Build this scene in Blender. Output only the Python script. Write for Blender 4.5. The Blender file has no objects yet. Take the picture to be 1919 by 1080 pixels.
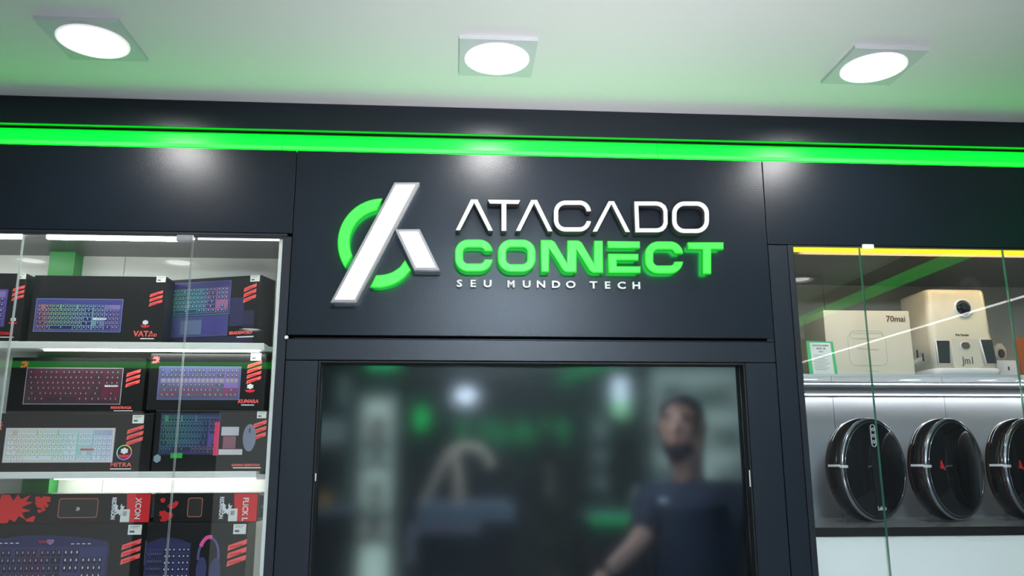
import bpy, bmesh, math, random
from mathutils import Vector, Matrix
random.seed(7)
S = bpy.context.scene
COL = S.collection

# ------------------------------------------------------------------ camera, world, exposure
CAM = Vector((0.0, -2.3, 1.6))
YAW, PITCH, ROLL, FPX = 0.0687201, 0.2137396, -0.0027335, 1531.93
_f = Vector((math.sin(YAW)*math.cos(PITCH), math.cos(YAW)*math.cos(PITCH), math.sin(PITCH)))
_r = Vector((math.cos(YAW), -math.sin(YAW), 0.0))
_u = _r.cross(_f)
RT = _r*math.cos(ROLL) + _u*math.sin(ROLL)
UP = -_r*math.sin(ROLL) + _u*math.cos(ROLL)
cd = bpy.data.cameras.new('camera'); cam = bpy.data.objects.new('camera', cd); COL.objects.link(cam)
cd.sensor_width = 36.0; cd.lens = FPX/1919*36.0; cd.clip_start = 0.02; cd.clip_end = 60
m4 = Matrix.Identity(4)
for i in range(3):
    m4[i][0] = RT[i]; m4[i][1] = UP[i]; m4[i][2] = -_f[i]; m4[i][3] = CAM[i]
cam.matrix_world = m4
S.camera = cam

w = bpy.data.worlds.new('world'); S.world = w; w.use_nodes = True
w.node_tree.nodes['Background'].inputs[0].default_value = (0.80, 0.88, 1.0, 1)
w.node_tree.nodes['Background'].inputs[1].default_value = 0.05
S.view_settings.view_transform = 'Standard'; S.view_settings.look = 'None'
S.view_settings.gamma = 1.0; S.view_settings.use_curve_mapping = False
S.view_settings.exposure = 0.0

LAMP_STRENGTH = 112.0
HALL_LAMP = 6.0
STRIP = 8.0
HALO = 18.0
PANEL = 105.0
def area_light(name, loc, rot, sx, sy, power, color):
    l = bpy.data.lights.new(name, 'AREA'); l.shape = 'RECTANGLE'; l.size = sx; l.size_y = sy
    l.energy = power; l.color = color
    o = bpy.data.objects.new(name, l); COL.objects.link(o); o.location = loc; o.rotation_euler = rot
    return o
# added unseen area lights: hall fills for the ceiling, lights inside the shop
area_light('hall_fill', (0.3, -2.7, 0.4), (math.pi*0.97, 0, 0), 1.4, 1.2, 15, (1.0, 0.985, 0.98))  # added upward fill that brightens the ceiling
wash = area_light('ceiling_wash_fill', (0.45, -3.3, 0.6), (0, 0, 0), 0.5, 0.5, 6.0, (1.0, 0.95, 1.0)); wash.data.spread = math.radians(40)  # added narrow fill aimed at the middle of the ceiling
wash.rotation_euler = (Vector((0.33, -0.35, 2.648))-Vector((0.45, -3.3, 0.6))).to_track_quat('-Z', 'Y').to_euler()
area_light('shop_light', (0.4, 1.15, 2.12), (math.radians(12), 0, 0), 1.6, 0.7, 9.0, (0.85, 0.95, 1.0))
sf = area_light('person_fill', (0.35, 0.30, 2.10), (math.radians(20), math.radians(-38), 0), 0.3, 0.15, 1.5, (1.0, 0.93, 0.88)); sf.data.spread = math.radians(80)  # added unseen lamp to light the person's face

def P(px, py, Y=0.0):
    """point of the photograph's pixel at depth Y (used to measure, in metres)"""
    d = RT*((px-959.5)/FPX) - UP*((py-540)/FPX) + _f
    t = (Y-CAM.y)/d.y
    return CAM + d*t

# ------------------------------------------------------------------ materials
MATS = {}
def mat(name, c, rough=0.5, metal=0.0, em=None, es=0.0, noise=0.0, nscale=8.0, bump=0.0, bscale=60.0, spec=0.5, coat=0.0, trans=0.0, ior=1.45):
    if name in MATS: return MATS[name]
    m = bpy.data.materials.new(name); m.use_nodes = True
    nt = m.node_tree; b = nt.nodes['Principled BSDF']
    b.inputs['Base Color'].default_value = (*c, 1); b.inputs['Roughness'].default_value = rough
    b.inputs['Metallic'].default_value = metal; b.inputs['Specular IOR Level'].default_value = spec
    b.inputs['Coat Weight'].default_value = coat; b.inputs['Transmission Weight'].default_value = trans
    b.inputs['IOR'].default_value = ior
    if em: b.inputs['Emission Color'].default_value = (*em, 1); b.inputs['Emission Strength'].default_value = es
    tc = nt.nodes.new('ShaderNodeTexCoord')
    if noise > 0:
        n = nt.nodes.new('ShaderNodeTexNoise'); n.inputs['Scale'].default_value = nscale; n.inputs['Detail'].default_value = 5
        nt.links.new(tc.outputs['Object'], n.inputs['Vector'])
        mr = nt.nodes.new('ShaderNodeMapRange'); mr.inputs[3].default_value = 1-noise; mr.inputs[4].default_value = 1+noise
        nt.links.new(n.outputs['Fac'], mr.inputs[0])
        mx = nt.nodes.new('ShaderNodeMix'); mx.data_type = 'RGBA'; mx.blend_type = 'MULTIPLY'; mx.inputs[0].default_value = 1
        mx.inputs[6].default_value = (*c, 1); nt.links.new(mr.outputs[0], mx.inputs[7])
        nt.links.new(mx.outputs[2], b.inputs['Base Color'])
    if bump > 0:
        n2 = nt.nodes.new('ShaderNodeTexNoise'); n2.inputs['Scale'].default_value = bscale; n2.inputs['Detail'].default_value = 3
        nt.links.new(tc.outputs['Object'], n2.inputs['Vector'])
        bp = nt.nodes.new('ShaderNodeBump'); bp.inputs['Strength'].default_value = bump; bp.inputs['Distance'].default_value = 0.002
        nt.links.new(n2.outputs['Fac'], bp.inputs['Height']); nt.links.new(bp.outputs['Normal'], b.inputs['Normal'])
    MATS[name] = m; return m
def vcol_mat():
    if 'print' in MATS: return MATS['print']
    m = bpy.data.materials.new('print'); m.use_nodes = True
    b = m.node_tree.nodes['Principled BSDF']; b.inputs['Roughness'].default_value = 0.32
    a = m.node_tree.nodes.new('ShaderNodeVertexColor'); a.layer_name = 'Col'
    m.node_tree.links.new(a.outputs['Color'], b.inputs['Base Color'])
    MATS['print'] = m; return m
def glass_mat(name, tint, f0=0.045):
    if name in MATS: return MATS[name]
    m = bpy.data.materials.new(name); m.use_nodes = True; nt = m.node_tree
    nt.nodes.remove(nt.nodes['Principled BSDF']); out = nt.nodes['Material Output']
    t = nt.nodes.new('ShaderNodeBsdfTransparent'); t.inputs[0].default_value = (*tint, 1)
    g = nt.nodes.new('ShaderNodeBsdfGlossy'); g.inputs['Roughness'].default_value = 0.01
    lw = nt.nodes.new('ShaderNodeLayerWeight'); lw.inputs[0].default_value = 0.5
    pw = nt.nodes.new('ShaderNodeMath'); pw.operation = 'POWER'; pw.inputs[1].default_value = 5
    mr = nt.nodes.new('ShaderNodeMapRange'); mr.inputs[3].default_value = f0; mr.inputs[4].default_value = 1
    mx = nt.nodes.new('ShaderNodeMixShader')
    nt.links.new(lw.outputs['Facing'], pw.inputs[0]); nt.links.new(pw.outputs[0], mr.inputs[0])
    nt.links.new(mr.outputs[0], mx.inputs[0]); nt.links.new(t.outputs[0], mx.inputs[1]); nt.links.new(g.outputs[0], mx.inputs[2])
    nt.links.new(mx.outputs[0], out.inputs[0]); MATS[name] = m; return m

M_lam = mat('slate laminate', (0.0062, 0.0105, 0.0185), 0.31, noise=0.12, nscale=3, bump=0.12, bscale=260, spec=.45)
M_lam2 = mat('slate laminate door frame', (0.0085, 0.013, 0.021), 0.36, spec=.6, noise=0.1, nscale=4, bump=0.1, bscale=260)
M_black = mat('black gap', (0.004, 0.004, 0.005), 0.6)
M_frame = mat('dark metal frame', (0.030, 0.033, 0.042), 0.35, metal=0.3)
M_ceil = mat('white ceiling paint', (0.72, 0.72, 0.72), 0.55, noise=0.02, nscale=1.5, bump=0.03, bscale=40)
M_green = mat('green lit diffuser', (0.0, 0.30, 0.03), 0.25, em=(0.0, 1.0, 0.006), es=STRIP)
M_greenlip = mat('green lit diffuser lip', (0.12, 0.85, 0.18), 0.3, em=(0.02, 1.0, 0.05), es=0.62)
M_white = mat('white lacquer', (0.80, 0.80, 0.76), 0.4, noise=0.02)
M_cwall = mat('cabinet white board', (0.78, 0.78, 0.74), 0.5, noise=0.03)
M_cgrey = mat('cabinet top board grey', (0.20, 0.20, 0.20), 0.35, noise=0.05)
M_led = mat('white led', (1, 1, 1), 0.4, em=(0.95, 1.0, 0.95), es=24.0)
M_ledy = mat('yellow led', (.2, .17, 0.01), 0.4, em=(1.0, 0.88, 0.02), es=1.15)
M_glass = glass_mat('clear glass', (0.975, 0.985, 0.978))
M_gedge = mat('glass edge green', (0.05, 0.22, 0.13), 0.15, spec=0.8)
M_gedgew = mat('glass edge pale', (0.55, 0.62, 0.60), 0.15, spec=0.8)
M_chrome = mat('chrome', (0.75, 0.75, 0.76), 0.2, metal=0.9)
M_carton = mat('black carton', (0.013, 0.013, 0.014), 0.28, noise=0.15, nscale=5)
M_red = mat('red print', (0.80, 0.03, 0.035), 0.35)
M_redlt = mat('light red print', (0.95, 0.14, 0.13), 0.35)
M_wprint = mat('white print', (0.85, 0.85, 0.85), 0.4)
M_lab = mat('paper label', (0.82, 0.82, 0.76), 0.6)
M_ink = mat('dark ink', (0.06, 0.06, 0.06), 0.5)
M_col = vcol_mat()

# ------------------------------------------------------------------ helpers
def tag(o, label=None, cat=None, group=None, kind=None):
    if label: o['label'] = label
    if cat: o['category'] = cat
    if group: o['group'] = group
    if kind: o['kind'] = kind
    return o
def empty(name, loc=(0, 0, 0), rz=0.0, **k):
    o = bpy.data.objects.new(name, None); COL.objects.link(o); o.location = loc; o.rotation_euler = (0, 0, rz)
    o.empty_display_size = 0.05
    return tag(o, **k)
def link(name, me, mats, parent=None):
    for m in (mats if isinstance(mats, (list, tuple)) else [mats]): me.materials.append(m)
    o = bpy.data.objects.new(name, me); COL.objects.link(o)
    if parent: o.parent = parent
    return o
def finish(name, bm, mats, parent=None, smooth=False):
    me = bpy.data.meshes.new(name); bm.normal_update(); bm.to_mesh(me); bm.free()
    if smooth:
        for p in me.polygons: p.use_smooth = True
    return link(name, me, mats, parent)
def addbox(bm, x0, x1, y0, y1, z0, z1, mi=0, bev=0.0, seg=1):
    r = bmesh.ops.create_cube(bm, size=1.0)
    vs = r['verts']
    for v in vs:
        v.co = Vector(((x0+x1)/2+v.co.x*(x1-x0), (y0+y1)/2+v.co.y*(y1-y0), (z0+z1)/2+v.co.z*(z1-z0)))
    fs = set(f for v in vs for f in v.link_faces)
    for f in fs: f.material_index = mi
    if bev > 0:
        es = list(set(e for v in vs for e in v.link_edges))
        bmesh.ops.bevel(bm, geom=es, offset=bev, segments=seg, profile=0.5, affect='EDGES')
def box(name, x0, x1, y0, y1, z0, z1, m, parent=None, bev=0.0, seg=1, **k):
    bm = bmesh.new(); addbox(bm, x0, x1, y0, y1, z0, z1, 0, bev, seg)
    return tag(finish(name, bm, m, parent), **k)
def cyl(bm, c, axis, r0, r1, h, n=32, mi=0, cap=True):
    q = Vector(axis).normalized().to_track_quat('Z', 'Y').to_matrix().to_4x4()
    r = bmesh.ops.create_cone(bm, cap_ends=cap, cap_tris=False, segments=n, radius1=r0, radius2=r1, depth=h,
                              matrix=Matrix.Translation(Vector(c)+Vector(axis).normalized()*h/2) @ q)
    for f in set(f for v in r['verts'] for f in v.link_faces): f.material_index = mi
def lathe(bm, prof, n=48, mi=0, M=None):
    rings = []
    for (r, z) in prof:
        rings.append([bm.verts.new((r*math.cos(2*math.pi*i/n), r*math.sin(2*math.pi*i/n), z)) for i in range(n)] if r > 1e-6 else [bm.verts.new((0, 0, z))])
    for a, b in zip(rings, rings[1:]):
        for i in range(n):
            j = (i+1) % n
            if len(a) == 1 and len(b) == 1: continue
            if len(a) == 1: f = bm.faces.new((a[0], b[i], b[j]))
            elif len(b) == 1: f = bm.faces.new((a[i], a[j], b[0]))
            else: f = bm.faces.new((a[i], a[j], b[j], b[i]))
            f.material_index = mi; f.smooth = True
    if M is not None:
        for rg in rings:
            for v in rg: v.co = M @ v.co
def tube(bm, pts, r, n=8, mi=0):
    pts = [Vector(p) for p in pts]; prev = None
    for i, p in enumerate(pts):
        t = (pts[min(i+1, len(pts)-1)]-pts[max(i-1, 0)]).normalized()
        q = t.to_track_quat('Z', 'Y')
        ring = [bm.verts.new(p + q @ Vector((r*math.cos(2*math.pi*k/n), r*math.sin(2*math.pi*k/n), 0))) for k in range(n)]
        if prev:
            for k in range(n):
                f = bm.faces.new((prev[k], prev[(k+1) % n], ring[(k+1) % n], ring[k])); f.smooth = True; f.material_index = mi
        else: bm.faces.new(ring[::-1])
        prev = ring
    bm.faces.new(prev)
def quad(bm, pts, mi=0, col=None, lay=None):
    f = bm.faces.new([bm.verts.new(p) for p in pts]); f.material_index = mi
    if col is not None:
        for l in f.loops: l[lay] = (*col, 1)
def smooth_path(pts, closed=False, n=6):
    out = []; N = len(pts)
    rng = range(N) if closed else range(N-1)
    for i in rng:
        p0 = pts[(i-1) % N] if closed or i > 0 else pts[0]
        p1 = pts[i]; p2 = pts[(i+1) % N]; p3 = pts[(i+2) % N] if closed or i+2 < N else pts[-1]
        for k in range(n):
            t = k/n
            out.append(tuple(0.5*((2*b)+(-a+c)*t+(2*a-5*b+4*c-d)*t*t+(-a+3*b-3*c+d)*t**3) for a, b, c, d in zip(p0, p1, p2, p3)))
    if not closed: out.append(pts[-1])
    return out
def outline(name, splines, y0, y1, mats, parent=None, bev=0.0, rim=False):
    """extruded outline in the x/z plane from y0 (front) to y1 (back); mats = [face, side, rim]"""
    cu = bpy.data.curves.new(name, 'CURVE'); cu.dimensions = '2D'; cu.fill_mode = 'BOTH'
    d = (y1-y0)/2; cu.extrude = max(d-bev, 0.0); cu.bevel_depth = bev; cu.bevel_resolution = 0; cu.offset = -bev
    for sp in splines:
        s = cu.splines.new('POLY'); s.points.add(len(sp)-1); s.use_cyclic_u = True
        for i, (x, z) in enumerate(sp): s.points[i].co = (x, z, 0, 1)
    o = bpy.data.objects.new('tmp', cu); COL.objects.link(o)
    dg = bpy.context.evaluated_depsgraph_get(); dg.update()
    me = bpy.data.meshes.new_from_object(o.evaluated_get(dg)); bpy.data.objects.remove(o); bpy.data.curves.remove(cu)
    me.name = name; me.materials.clear()
    yc = (y0+y1)/2
    for v in me.vertices:
        x, z, e = v.co; v.co = (x, yc-e, z)
    me.update()
    for p in me.polygons:
        ny = p.normal.y
        p.material_index = 0 if ny < -0.95 else 3 if (ny > .95 and len(mats) > 3) else (2 if (ny < -0.2 and len(mats) > 2) else min(1, len(mats)-1))
    return link(name, me, mats, parent)
_tcache = {}
def text(name, s, size, m, parent, loc, extrude=0.0004, sx=1.0, rot=0.0, bold=0.0, align='LEFT', shear=0.0, yaw=0.0):
    """lettering lying in the x/z plane facing -y; loc in the parent's space; rot turns it within the plane"""
    key = (s, size, extrude, bold, align, shear)
    if key not in _tcache:
        cu = bpy.data.curves.new(name, 'FONT'); cu.body = s; cu.size = size; cu.extrude = extrude; cu.offset = bold; cu.align_x = align; cu.shear = shear
        cu.resolution_u = 3
        o = bpy.data.objects.new('tmp', cu); COL.objects.link(o)
        dg = bpy.context.evaluated_depsgraph_get(); dg.update()
        _tcache[key] = bpy.data.meshes.new_from_object(o.evaluated_get(dg)); bpy.data.objects.remove(o); bpy.data.curves.remove(cu)
    me = _tcache[key].copy(); me.name = name; me.materials.clear()
    c, q = math.cos(rot), math.sin(rot)
    for v in me.vertices:
        x, y, e = v.co; x *= sx
        v.co = (x*c-y*q, -e, x*q+y*c)
    o = link(name, me, m, parent); o.location = loc
    if yaw: o.rotation_euler = (0, 0, yaw)
    return o

# ================================================================== STRUCTURE
ZC = 2.648
box('floor', -4.5, 2.3, -5.6, 0.0, -0.05, 0.0, mat('pale porcelain floor', (0.36, 0.355, 0.345), 0.22, noise=0.05, nscale=1.2), kind='structure')
box('ceiling', -4.5, 2.3, -5.6, 0.05, ZC, ZC+0.05, M_ceil, kind='structure')
wf = empty('wall_front', (0, 0, 0), kind='structure')
BACK = 0.035
XL, XR = -0.474, 0.924
def panel(x0, x1, z0, z1, name='panel', y0=0.0, m=M_lam, g=0.0012, y1=BACK):
    return box(name, x0+g, x1-g, y0, y1, z0+g, z1-g, m, wf, bev=0.0008)
panel(-2.6, XL, 2.253, 2.508); panel(XL, XR, 1.958, 2.508); panel(XR, 2.3, 2.243, 2.508)
panel(-2.6, 2.3, 2.562, ZC, 'fascia_board', -0.020)
panel(-0.381-0.093, 0.924, 1.888, 1.949, 'door_header', 0.001, M_lam2)
panel(-0.474, -0.382, 0.0, 1.888, 'pilaster_board', 0.001, M_lam2)
panel(0.831, 0.924, 0.0, 1.888, 'pilaster_board', 0.001, M_lam2)
panel(0.924, 0.984, 0.0, 2.243, 'pilaster_board', 0.001, M_lam2)
box('backing', -2.6, XL-0.02, BACK, 0.06, 2.262, ZC, M_black, wf); box('backing', XL-0.02, XR+0.05, BACK, 0.06, 1.93, ZC, M_black, wf); box('backing', XR+0.05, 2.3, BACK, 0.06, 2.25, ZC, M_black, wf)
box('backing', -0.474, -0.385, BACK, 0.05, 0.0, 1.93, M_black, wf); box('backing', 0.834, 0.984, BACK, 0.05, 0.0, 1.93, M_black, wf)
# groove of the sliding door: dark slot with an open end and a bright lower edge
box('slot_lip', -0.455, 0.90, 0.0, 0.004, 1.9490, 1.9503, M_frame, wf)
box('slot_end', 0.902, 0.922, -0.0006, 0.02, 1.9495, 1.9585, M_black, wf)
tag(finish('screw_cap', (lambda b: (cyl(b, (-0.474, 0.002, 1.9515), (0, -1, 0), 0.0055, 0.0045, 0.006, 16), b)[1])(bmesh.new()), M_white, wf), label='small white plastic cap')

# lit green strip let into the wall, in lengths butted end to end
gs = empty('led_strip', (0, 0.0, 2.508), label='green lit strip running along the dark shop front under the ceiling', cat='light')
for x0, x1 in ((-2.6, -0.52), (-0.518, 0.603), (0.605, 2.29)):
    bm = bmesh.new()
    prof = [(0.012, 0.053), (0.011, 0.017), (-0.001, 0.001), (0.02, 0.001), (0.02, 0.053)]
    a = [bm.verts.new((x0, y, z)) for y, z in prof]; b = [bm.verts.new((x1, y, z)) for y, z in prof]
    for i in range(5):
        j = (i+1) % 5; f = bm.faces.new((a[i], b[i], b[j], a[j])); f.material_index = 1 if i == 1 else 0
    bm.faces.new(a[::-1]); bm.faces.new(b); bmesh.ops.recalc_face_normals(bm, faces=bm.faces)
    finish('diffuser', bm, [M_green, M_greenlip], gs)
box('shadow_gap', -2.6, 2.29, 0.004, 0.03, 0.0505, 0.0535, M_black, gs)  # black bar put in for the dark shadow line above the diffuser

# ------------------------------------------------------------------ ceiling lamps
M_lframe = mat('satin grey lamp frame', (0.56, 0.58, 0.61), 0.45)
M_cone = mat('white lamp cone', (0.85, 0.85, 0.88), 0.4, em=(1, 1, 1), es=0.45)
M_lens = mat('lamp lens', (1, 1, 1), 0.4, em=(1.0, 0.99, 0.97), es=LAMP_STRENGTH)
M_lens2 = mat('hall lamp lens', (1, 1, 1), 0.4, em=(1.0, 0.99, 0.97), es=HALL_LAMP)
def lamp(x, y, lens, label, group=None, sq=True):
    r = empty('ceiling_lamp', (x, y, ZC), label=label, cat='light', group=group)
    bm = bmesh.new(); n = 48; R = 0.0845; H = 0.0985
    top = []; bot = []
    def sqp(a):
        c, s = math.cos(a), math.sin(a); k = H/max(abs(c), abs(s)); return c*k, s*k
    an = [2*math.pi*(i+0.0)/n for i in range(n)]
    o1 = [bm.verts.new((*sqp(a), -0.010)) for a in an]; o0 = [bm.verts.new((*sqp(a), 0.0)) for a in an]
    i1 = [bm.verts.new((R*math.cos(a), R*math.sin(a), -0.010)) for a in an]; i0 = [bm.verts.new((R*math.cos(a), R*math.sin(a), 0.0)) for a in an]
    for i in range(n):
        j = (i+1) % n
        bm.faces.new((o1[i], o1[j], i1[j], i1[i])); bm.faces.new((o0[i], o0[j], o1[j], o1[i])); bm.faces.new((i1[i], i1[j], i0[j], i0[i]))
    bmesh.ops.recalc_face_normals(bm, faces=bm.faces)
    finish('frame', bm, M_lframe, r)
    bm = bmesh.new(); lathe(bm, [(0.0845, -0.0125), (0.081, -0.0135), (0.064, -0.0012), (0.0845, -0.001), (0.0845, -0.0125)], 48)
    bmesh.ops.recalc_face_normals(bm, faces=bm.faces); finish('reflector_ring', bm, M_cone, r, True)
    bm = bmesh.new(); lathe(bm, [(0.0645, -0.0010), (0.0645, -0.0028), (0, -0.0034)], 40); bmesh.ops.recalc_face_normals(bm, faces=bm.faces)
    finish('lens', bm, lens, r)
    return r
lamp(-0.914, -0.368, M_lens, 'leftmost square recessed ceiling lamp by the wall, glowing white', 'ceiling lamps along the shop front')
lamp(0.097, -0.342, M_lens, 'middle square recessed ceiling lamp above the lit logo', 'ceiling lamps along the shop front')
lamp(1.105, -0.357, M_lens, 'rightmost square recessed ceiling lamp by the wall, glowing white', 'ceiling lamps along the shop front')
for x, y, lb in ((-2.2, -1.95, 'left of the two mirrored high in the left cabinet glass'), (-1.45, -1.95, 'right of the two mirrored high in the left cabinet glass'), (1.96, -2.16, 'mirrored at the top of the right cabinet glass'),
                 (0.1, -3.4, 'far above and behind the photographer'), (-1.6, -4.1, 'mirrored low in the left cabinet glass'), (1.3, -4.1, 'mirrored low in the right cabinet glass')):
    lamp(x, y, M_lens2, 'round hall ceiling lamp '+lb, 'hall ceiling lamps')
hp = empty('panel_lamp', (0.32, -2.75, ZC), label='large square bluish white ceiling panel lamp in the hall behind the photographer', cat='light')
box('frame', -.36, .36, -.36, .36, -.014, 0, M_lframe, hp); box('diffuser', -.33, .33, -.33, .33, -.018, -.0142, mat('panel lens', (1, 1, 1), .4, em=(.68, .84, 1.0), es=PANEL), hp)

# ------------------------------------------------------------------ door opening, lining and frosted pane
DX0, DX1, DZ = -0.381, 0.830, 1.886
d = empty('door_1', (0, 0, 0), kind='structure')
box('lining', DX0, DX0+0.0045, -0.001, 0.07, 0.0, DZ, M_black, d); box('lining', DX1-0.0045, DX1, -0.001, 0.07, 0.0, DZ, M_black, d)
box('lining', DX0+0.0047, DX1-0.0047, -0.001, 0.07, DZ-0.004, DZ, M_black, d)
M_chip = mat('bare chip', (0.6, 0.6, 0.6), 0.5)
for x, z0, z1 in ((DX1-0.0065, 1.54, 1.585), (DX0+0.0055, 1.56, 1.58)):
    box('paint_chip', x-0.001, x+0.002, -0.0022, -0.001, z0, z1, M_chip, d, label='bare chip in the black edge')
M_frost = mat('frosted glass', (0.60, 0.78, 0.90), 0.235, trans=1.0, ior=1.26, spec=0.12)
box('frosted_pane', DX0+0.0047, DX1-0.0047, 0.030, 0.036, 0.005, DZ-0.004, M_frost, d)

# ================================================================== SIGN
YF = -0.037
M_face_w = mat('sign white face', (0.55, 0.55, 0.57), 0.35, em=(1, 1, 1), es=0.22)
M_core_w = mat('sign white glowing core', (1, 1, 1), 0.4, em=(1, 1, 1), es=1.35)
M_side_d = mat('sign dark return', (0.05, 0.05, 0.055), 0.4)
M_side_g = mat('sign silver return', (0.35, 0.35, 0.37), 0.35)
M_rim_w = mat('sign silver rim', (0.22, 0.22, 0.23), 0.35, em=(1, 1, 1), es=0.08)
M_face_g = mat('sign green face', (0.06, 0.55, 0.08), 0.35, em=(0.085, 1.0, 0.11), es=0.85)
M_core_g = mat('sign green core', (0.02, 0.5, 0.03), 0.35, em=(0.075, 1.0, 0.10), es=0.88)
M_rim_g = mat('sign green rim', (0.03, 0.35, 0.03), 0.35, em=(0.04, 1.0, 0.06), es=0.5)
M_halo_g = mat('green halo back', (0, .2, .02), .4, em=(0.03, 1.0, 0.12), es=HALO)
M_halo_w = mat('white halo back', (.3, .3, .3), .4, em=(.85, .95, 1.0), es=HALO*.15)
M_side_gr = mat('sign green return', (0.01, 0.12, 0.01), 0.4, em=(0.01, 1.0, 0.05), es=0.33)
def pl(pts, ox, oy, sc, Y=YF):
    o = []
    for x, y in pts:
        p = P(ox+x/sc, oy+y/sc, Y); o.append((p.x, p.z))
    return o
L = lambda pts: pl(pts, 840, 350, 3.5537)
G = lambda pts: pl(pts, 600, 320, 3.857)
def rrect(x0, y0, x1, y1, r, n=8):
    o = []
    for cx, cy, a0 in ((x1-r, y0+r, -90), (x1-r, y1-r, 0), (x0+r, y1-r, 90), (x0+r, y0+r, 180)):
        for k in range(n+1):
            a = math.radians(a0+90*k/n); o.append((cx+r*math.cos(a), cy+r*math.sin(a)))
    return o
def cshape(x0, y0, x1, y1, R, wd, g0, g1, n=9):
    """letter C: ring cut open on the right between g0 and g1"""
    def half(X0, Y0, X1, Y1, r):
        pts = [(X1, g0)] if True else []
        if g0 > Y0+r: pass
        arc = []
        for cx, cy, a0, a1 in ((X1-r, Y0+r, 0, -90), (X0+r, Y0+r, -90, -180), (X0+r, Y1-r, 180, 90), (X1-r, Y1-r, 90, 0)):
            for k in range(n+1):
                a = math.radians(a0+(a1-a0)*k/n); arc.append((cx+r*math.cos(a), cy+r*math.sin(a)))
        arc = [p for p in arc if not (p[0] > X1-r*0.9 and g0 < p[1] < g1)]
        return [(arc[0][0], g0)] + [p for p in arc] + [(arc[-1][0], g1)]
    out = half(x0, y0, x1, y1, R); inn = half(x0+wd, y0+wd, x1-wd, y1-wd, max(R-wd, 6))
    return out + inn[::-1]
sg = empty('sign_lettering', (0, 0, 0), label='raised white letters ATACADO, top line of the shop sign', cat='sign')
WM = [M_face_w, M_side_d, M_rim_w]
Apoly = lambda a: L(a)
for sp in ([Apoly([(48, 291), (151, 84), (195, 84), (299, 294), (267, 294), (173, 108), (79, 291)])],
           [Apoly([(262, 86), (482, 88), (468, 116), (388, 115), (388, 295), (354, 295), (354, 114), (277, 113)])],
           [Apoly([(449, 295), (552, 87), (592, 87), (696, 298), (664, 298), (572, 112), (481, 295)])],
           [L(cshape(703, 91, 952, 300, 78, 31, 165, 228))],
           [Apoly([(960, 300), (1068, 95), (1105, 95), (1213, 303), (1180, 303), (1087, 118), (992, 300)])],
           [L([(1238, 97), (1388, 97), (1420, 104), (1448, 125), (1461, 155), (1463, 245), (1452, 275), (1430, 297), (1400, 305), (1245, 305)]),
            L([(1268, 127), (1385, 127), (1408, 133), (1425, 147), (1432, 165), (1433, 238), (1425, 258), (1408, 271), (1388, 276), (1274, 276)])],
           [L(rrect(1490, 97, 1738, 310, 82)), L(rrect(1522, 128, 1706, 280, 54))]):
    outline('letter', sp, YF, -0.001, WM, sg, bev=0.0009)
sg = empty('sign_lettering', (0, 0, 0), label='raised green glowing letters CONNECT, middle line of the shop sign', cat='sign')
GM = [M_core_g, M_side_gr, M_rim_g, M_halo_g]
for sp in ([L(cshape(44, 350, 298, 566, 88, 56, 430, 482))],
           [L(rrect(330, 350, 584, 568, 88)), L(rrect(387, 404, 527, 514, 34))],
           [L([(617, 353), (690, 353), (712, 366), (795, 512), (795, 356), (868, 356), (890, 368), (973, 512), (973, 358), (1031, 358), (1034, 573), (965, 573), (940, 558), (857, 414), (856, 570), (785, 570), (762, 556), (674, 405), (674, 568), (619, 568)])],
           [L([(1062, 360), (1279, 362), (1279, 409), (1064, 409)])],
           [L([(1066, 445), (1269, 446), (1269, 490), (1124, 490), (1124, 528), (1283, 529), (1283, 574), (1068, 574)])],
           [L(cshape(1312, 362, 1567, 579, 88, 56, 445, 497))],
           [L([(1597, 368), (1836, 369), (1836, 417), (1754, 417), (1754, 580), (1696, 580), (1696, 417), (1599, 416)])]):
    outline('letter', sp, YF, -0.015, GM, sg, bev=0.0032)
sg = empty('sign_lettering', (0, 0, 0), label='small white letters SEU MUNDO TECH, bottom line of the shop sign', cat='sign')
M_tag = mat('small sign letters', (0.62, 0.62, 0.63), 0.4, em=(1, 1, 1), es=0.12)
for ch, cx, cy in (('S', 74, 666), ('E', 165, 667), ('U', 262, 668), ('M', 418, 670), ('U', 522, 671), ('N', 618, 672), ('D', 717, 673), ('O', 816, 674), ('T', 968, 677), ('E', 1060, 678), ('C', 1155, 679), ('H', 1253, 680)):
    p = P(840+cx/3.5537, 350+cy/3.5537, -0.010)
    text('letter', ch, 0.0285, [M_tag], sg, (p.x, -0.0085, p.z), extrude=0.004, bold=0.0006, align='CENTER', sx=1.25 if ch not in 'M' else 1.05)
lg = empty('logo_emblem', (0, 0, 0), label='large lit emblem of white slanted bars crossing a green ring', cat='sign')
def inset_poly(pts, d):
    n = len(pts); o = []
    A = sum(pts[i][0]*pts[(i+1) % n][1]-pts[(i+1) % n][0]*pts[i][1] for i in range(n)); s = 1 if A > 0 else -1
    for i in range(n):
        p0, p1, p2 = Vector(pts[i-1]), Vector(pts[i]), Vector(pts[(i+1) % n])
        d1 = (p1-p0).normalized(); d2 = (p2-p1).normalized()
        n1 = Vector((-d1.y, d1.x))*s; n2 = Vector((-d2.y, d2.x))*s
        b = (n1+n2); b = b/max(b.length_squared, 1e-6)*2
        o.append(tuple(p1+b*d))
    return o
for nm, pts in (('slanted_bar', [(537, 87), (718, 87), (262, 954), (74, 954)]), ('short_bar', [(540, 425), (720, 425), (866, 723), (680, 721)])):
    g = pl(pts, 600, 320, 3.857, -0.042)
    o = outline(nm, [g], -0.046, -0.012, [M_rim_w, M_side_g, M_rim_w, M_halo_w], lg, bev=0.0015)
    outline('light_panel', [inset_poly(g, 0.0078)], -0.0472, -0.0455, [M_core_w, M_core_w], o)
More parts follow.
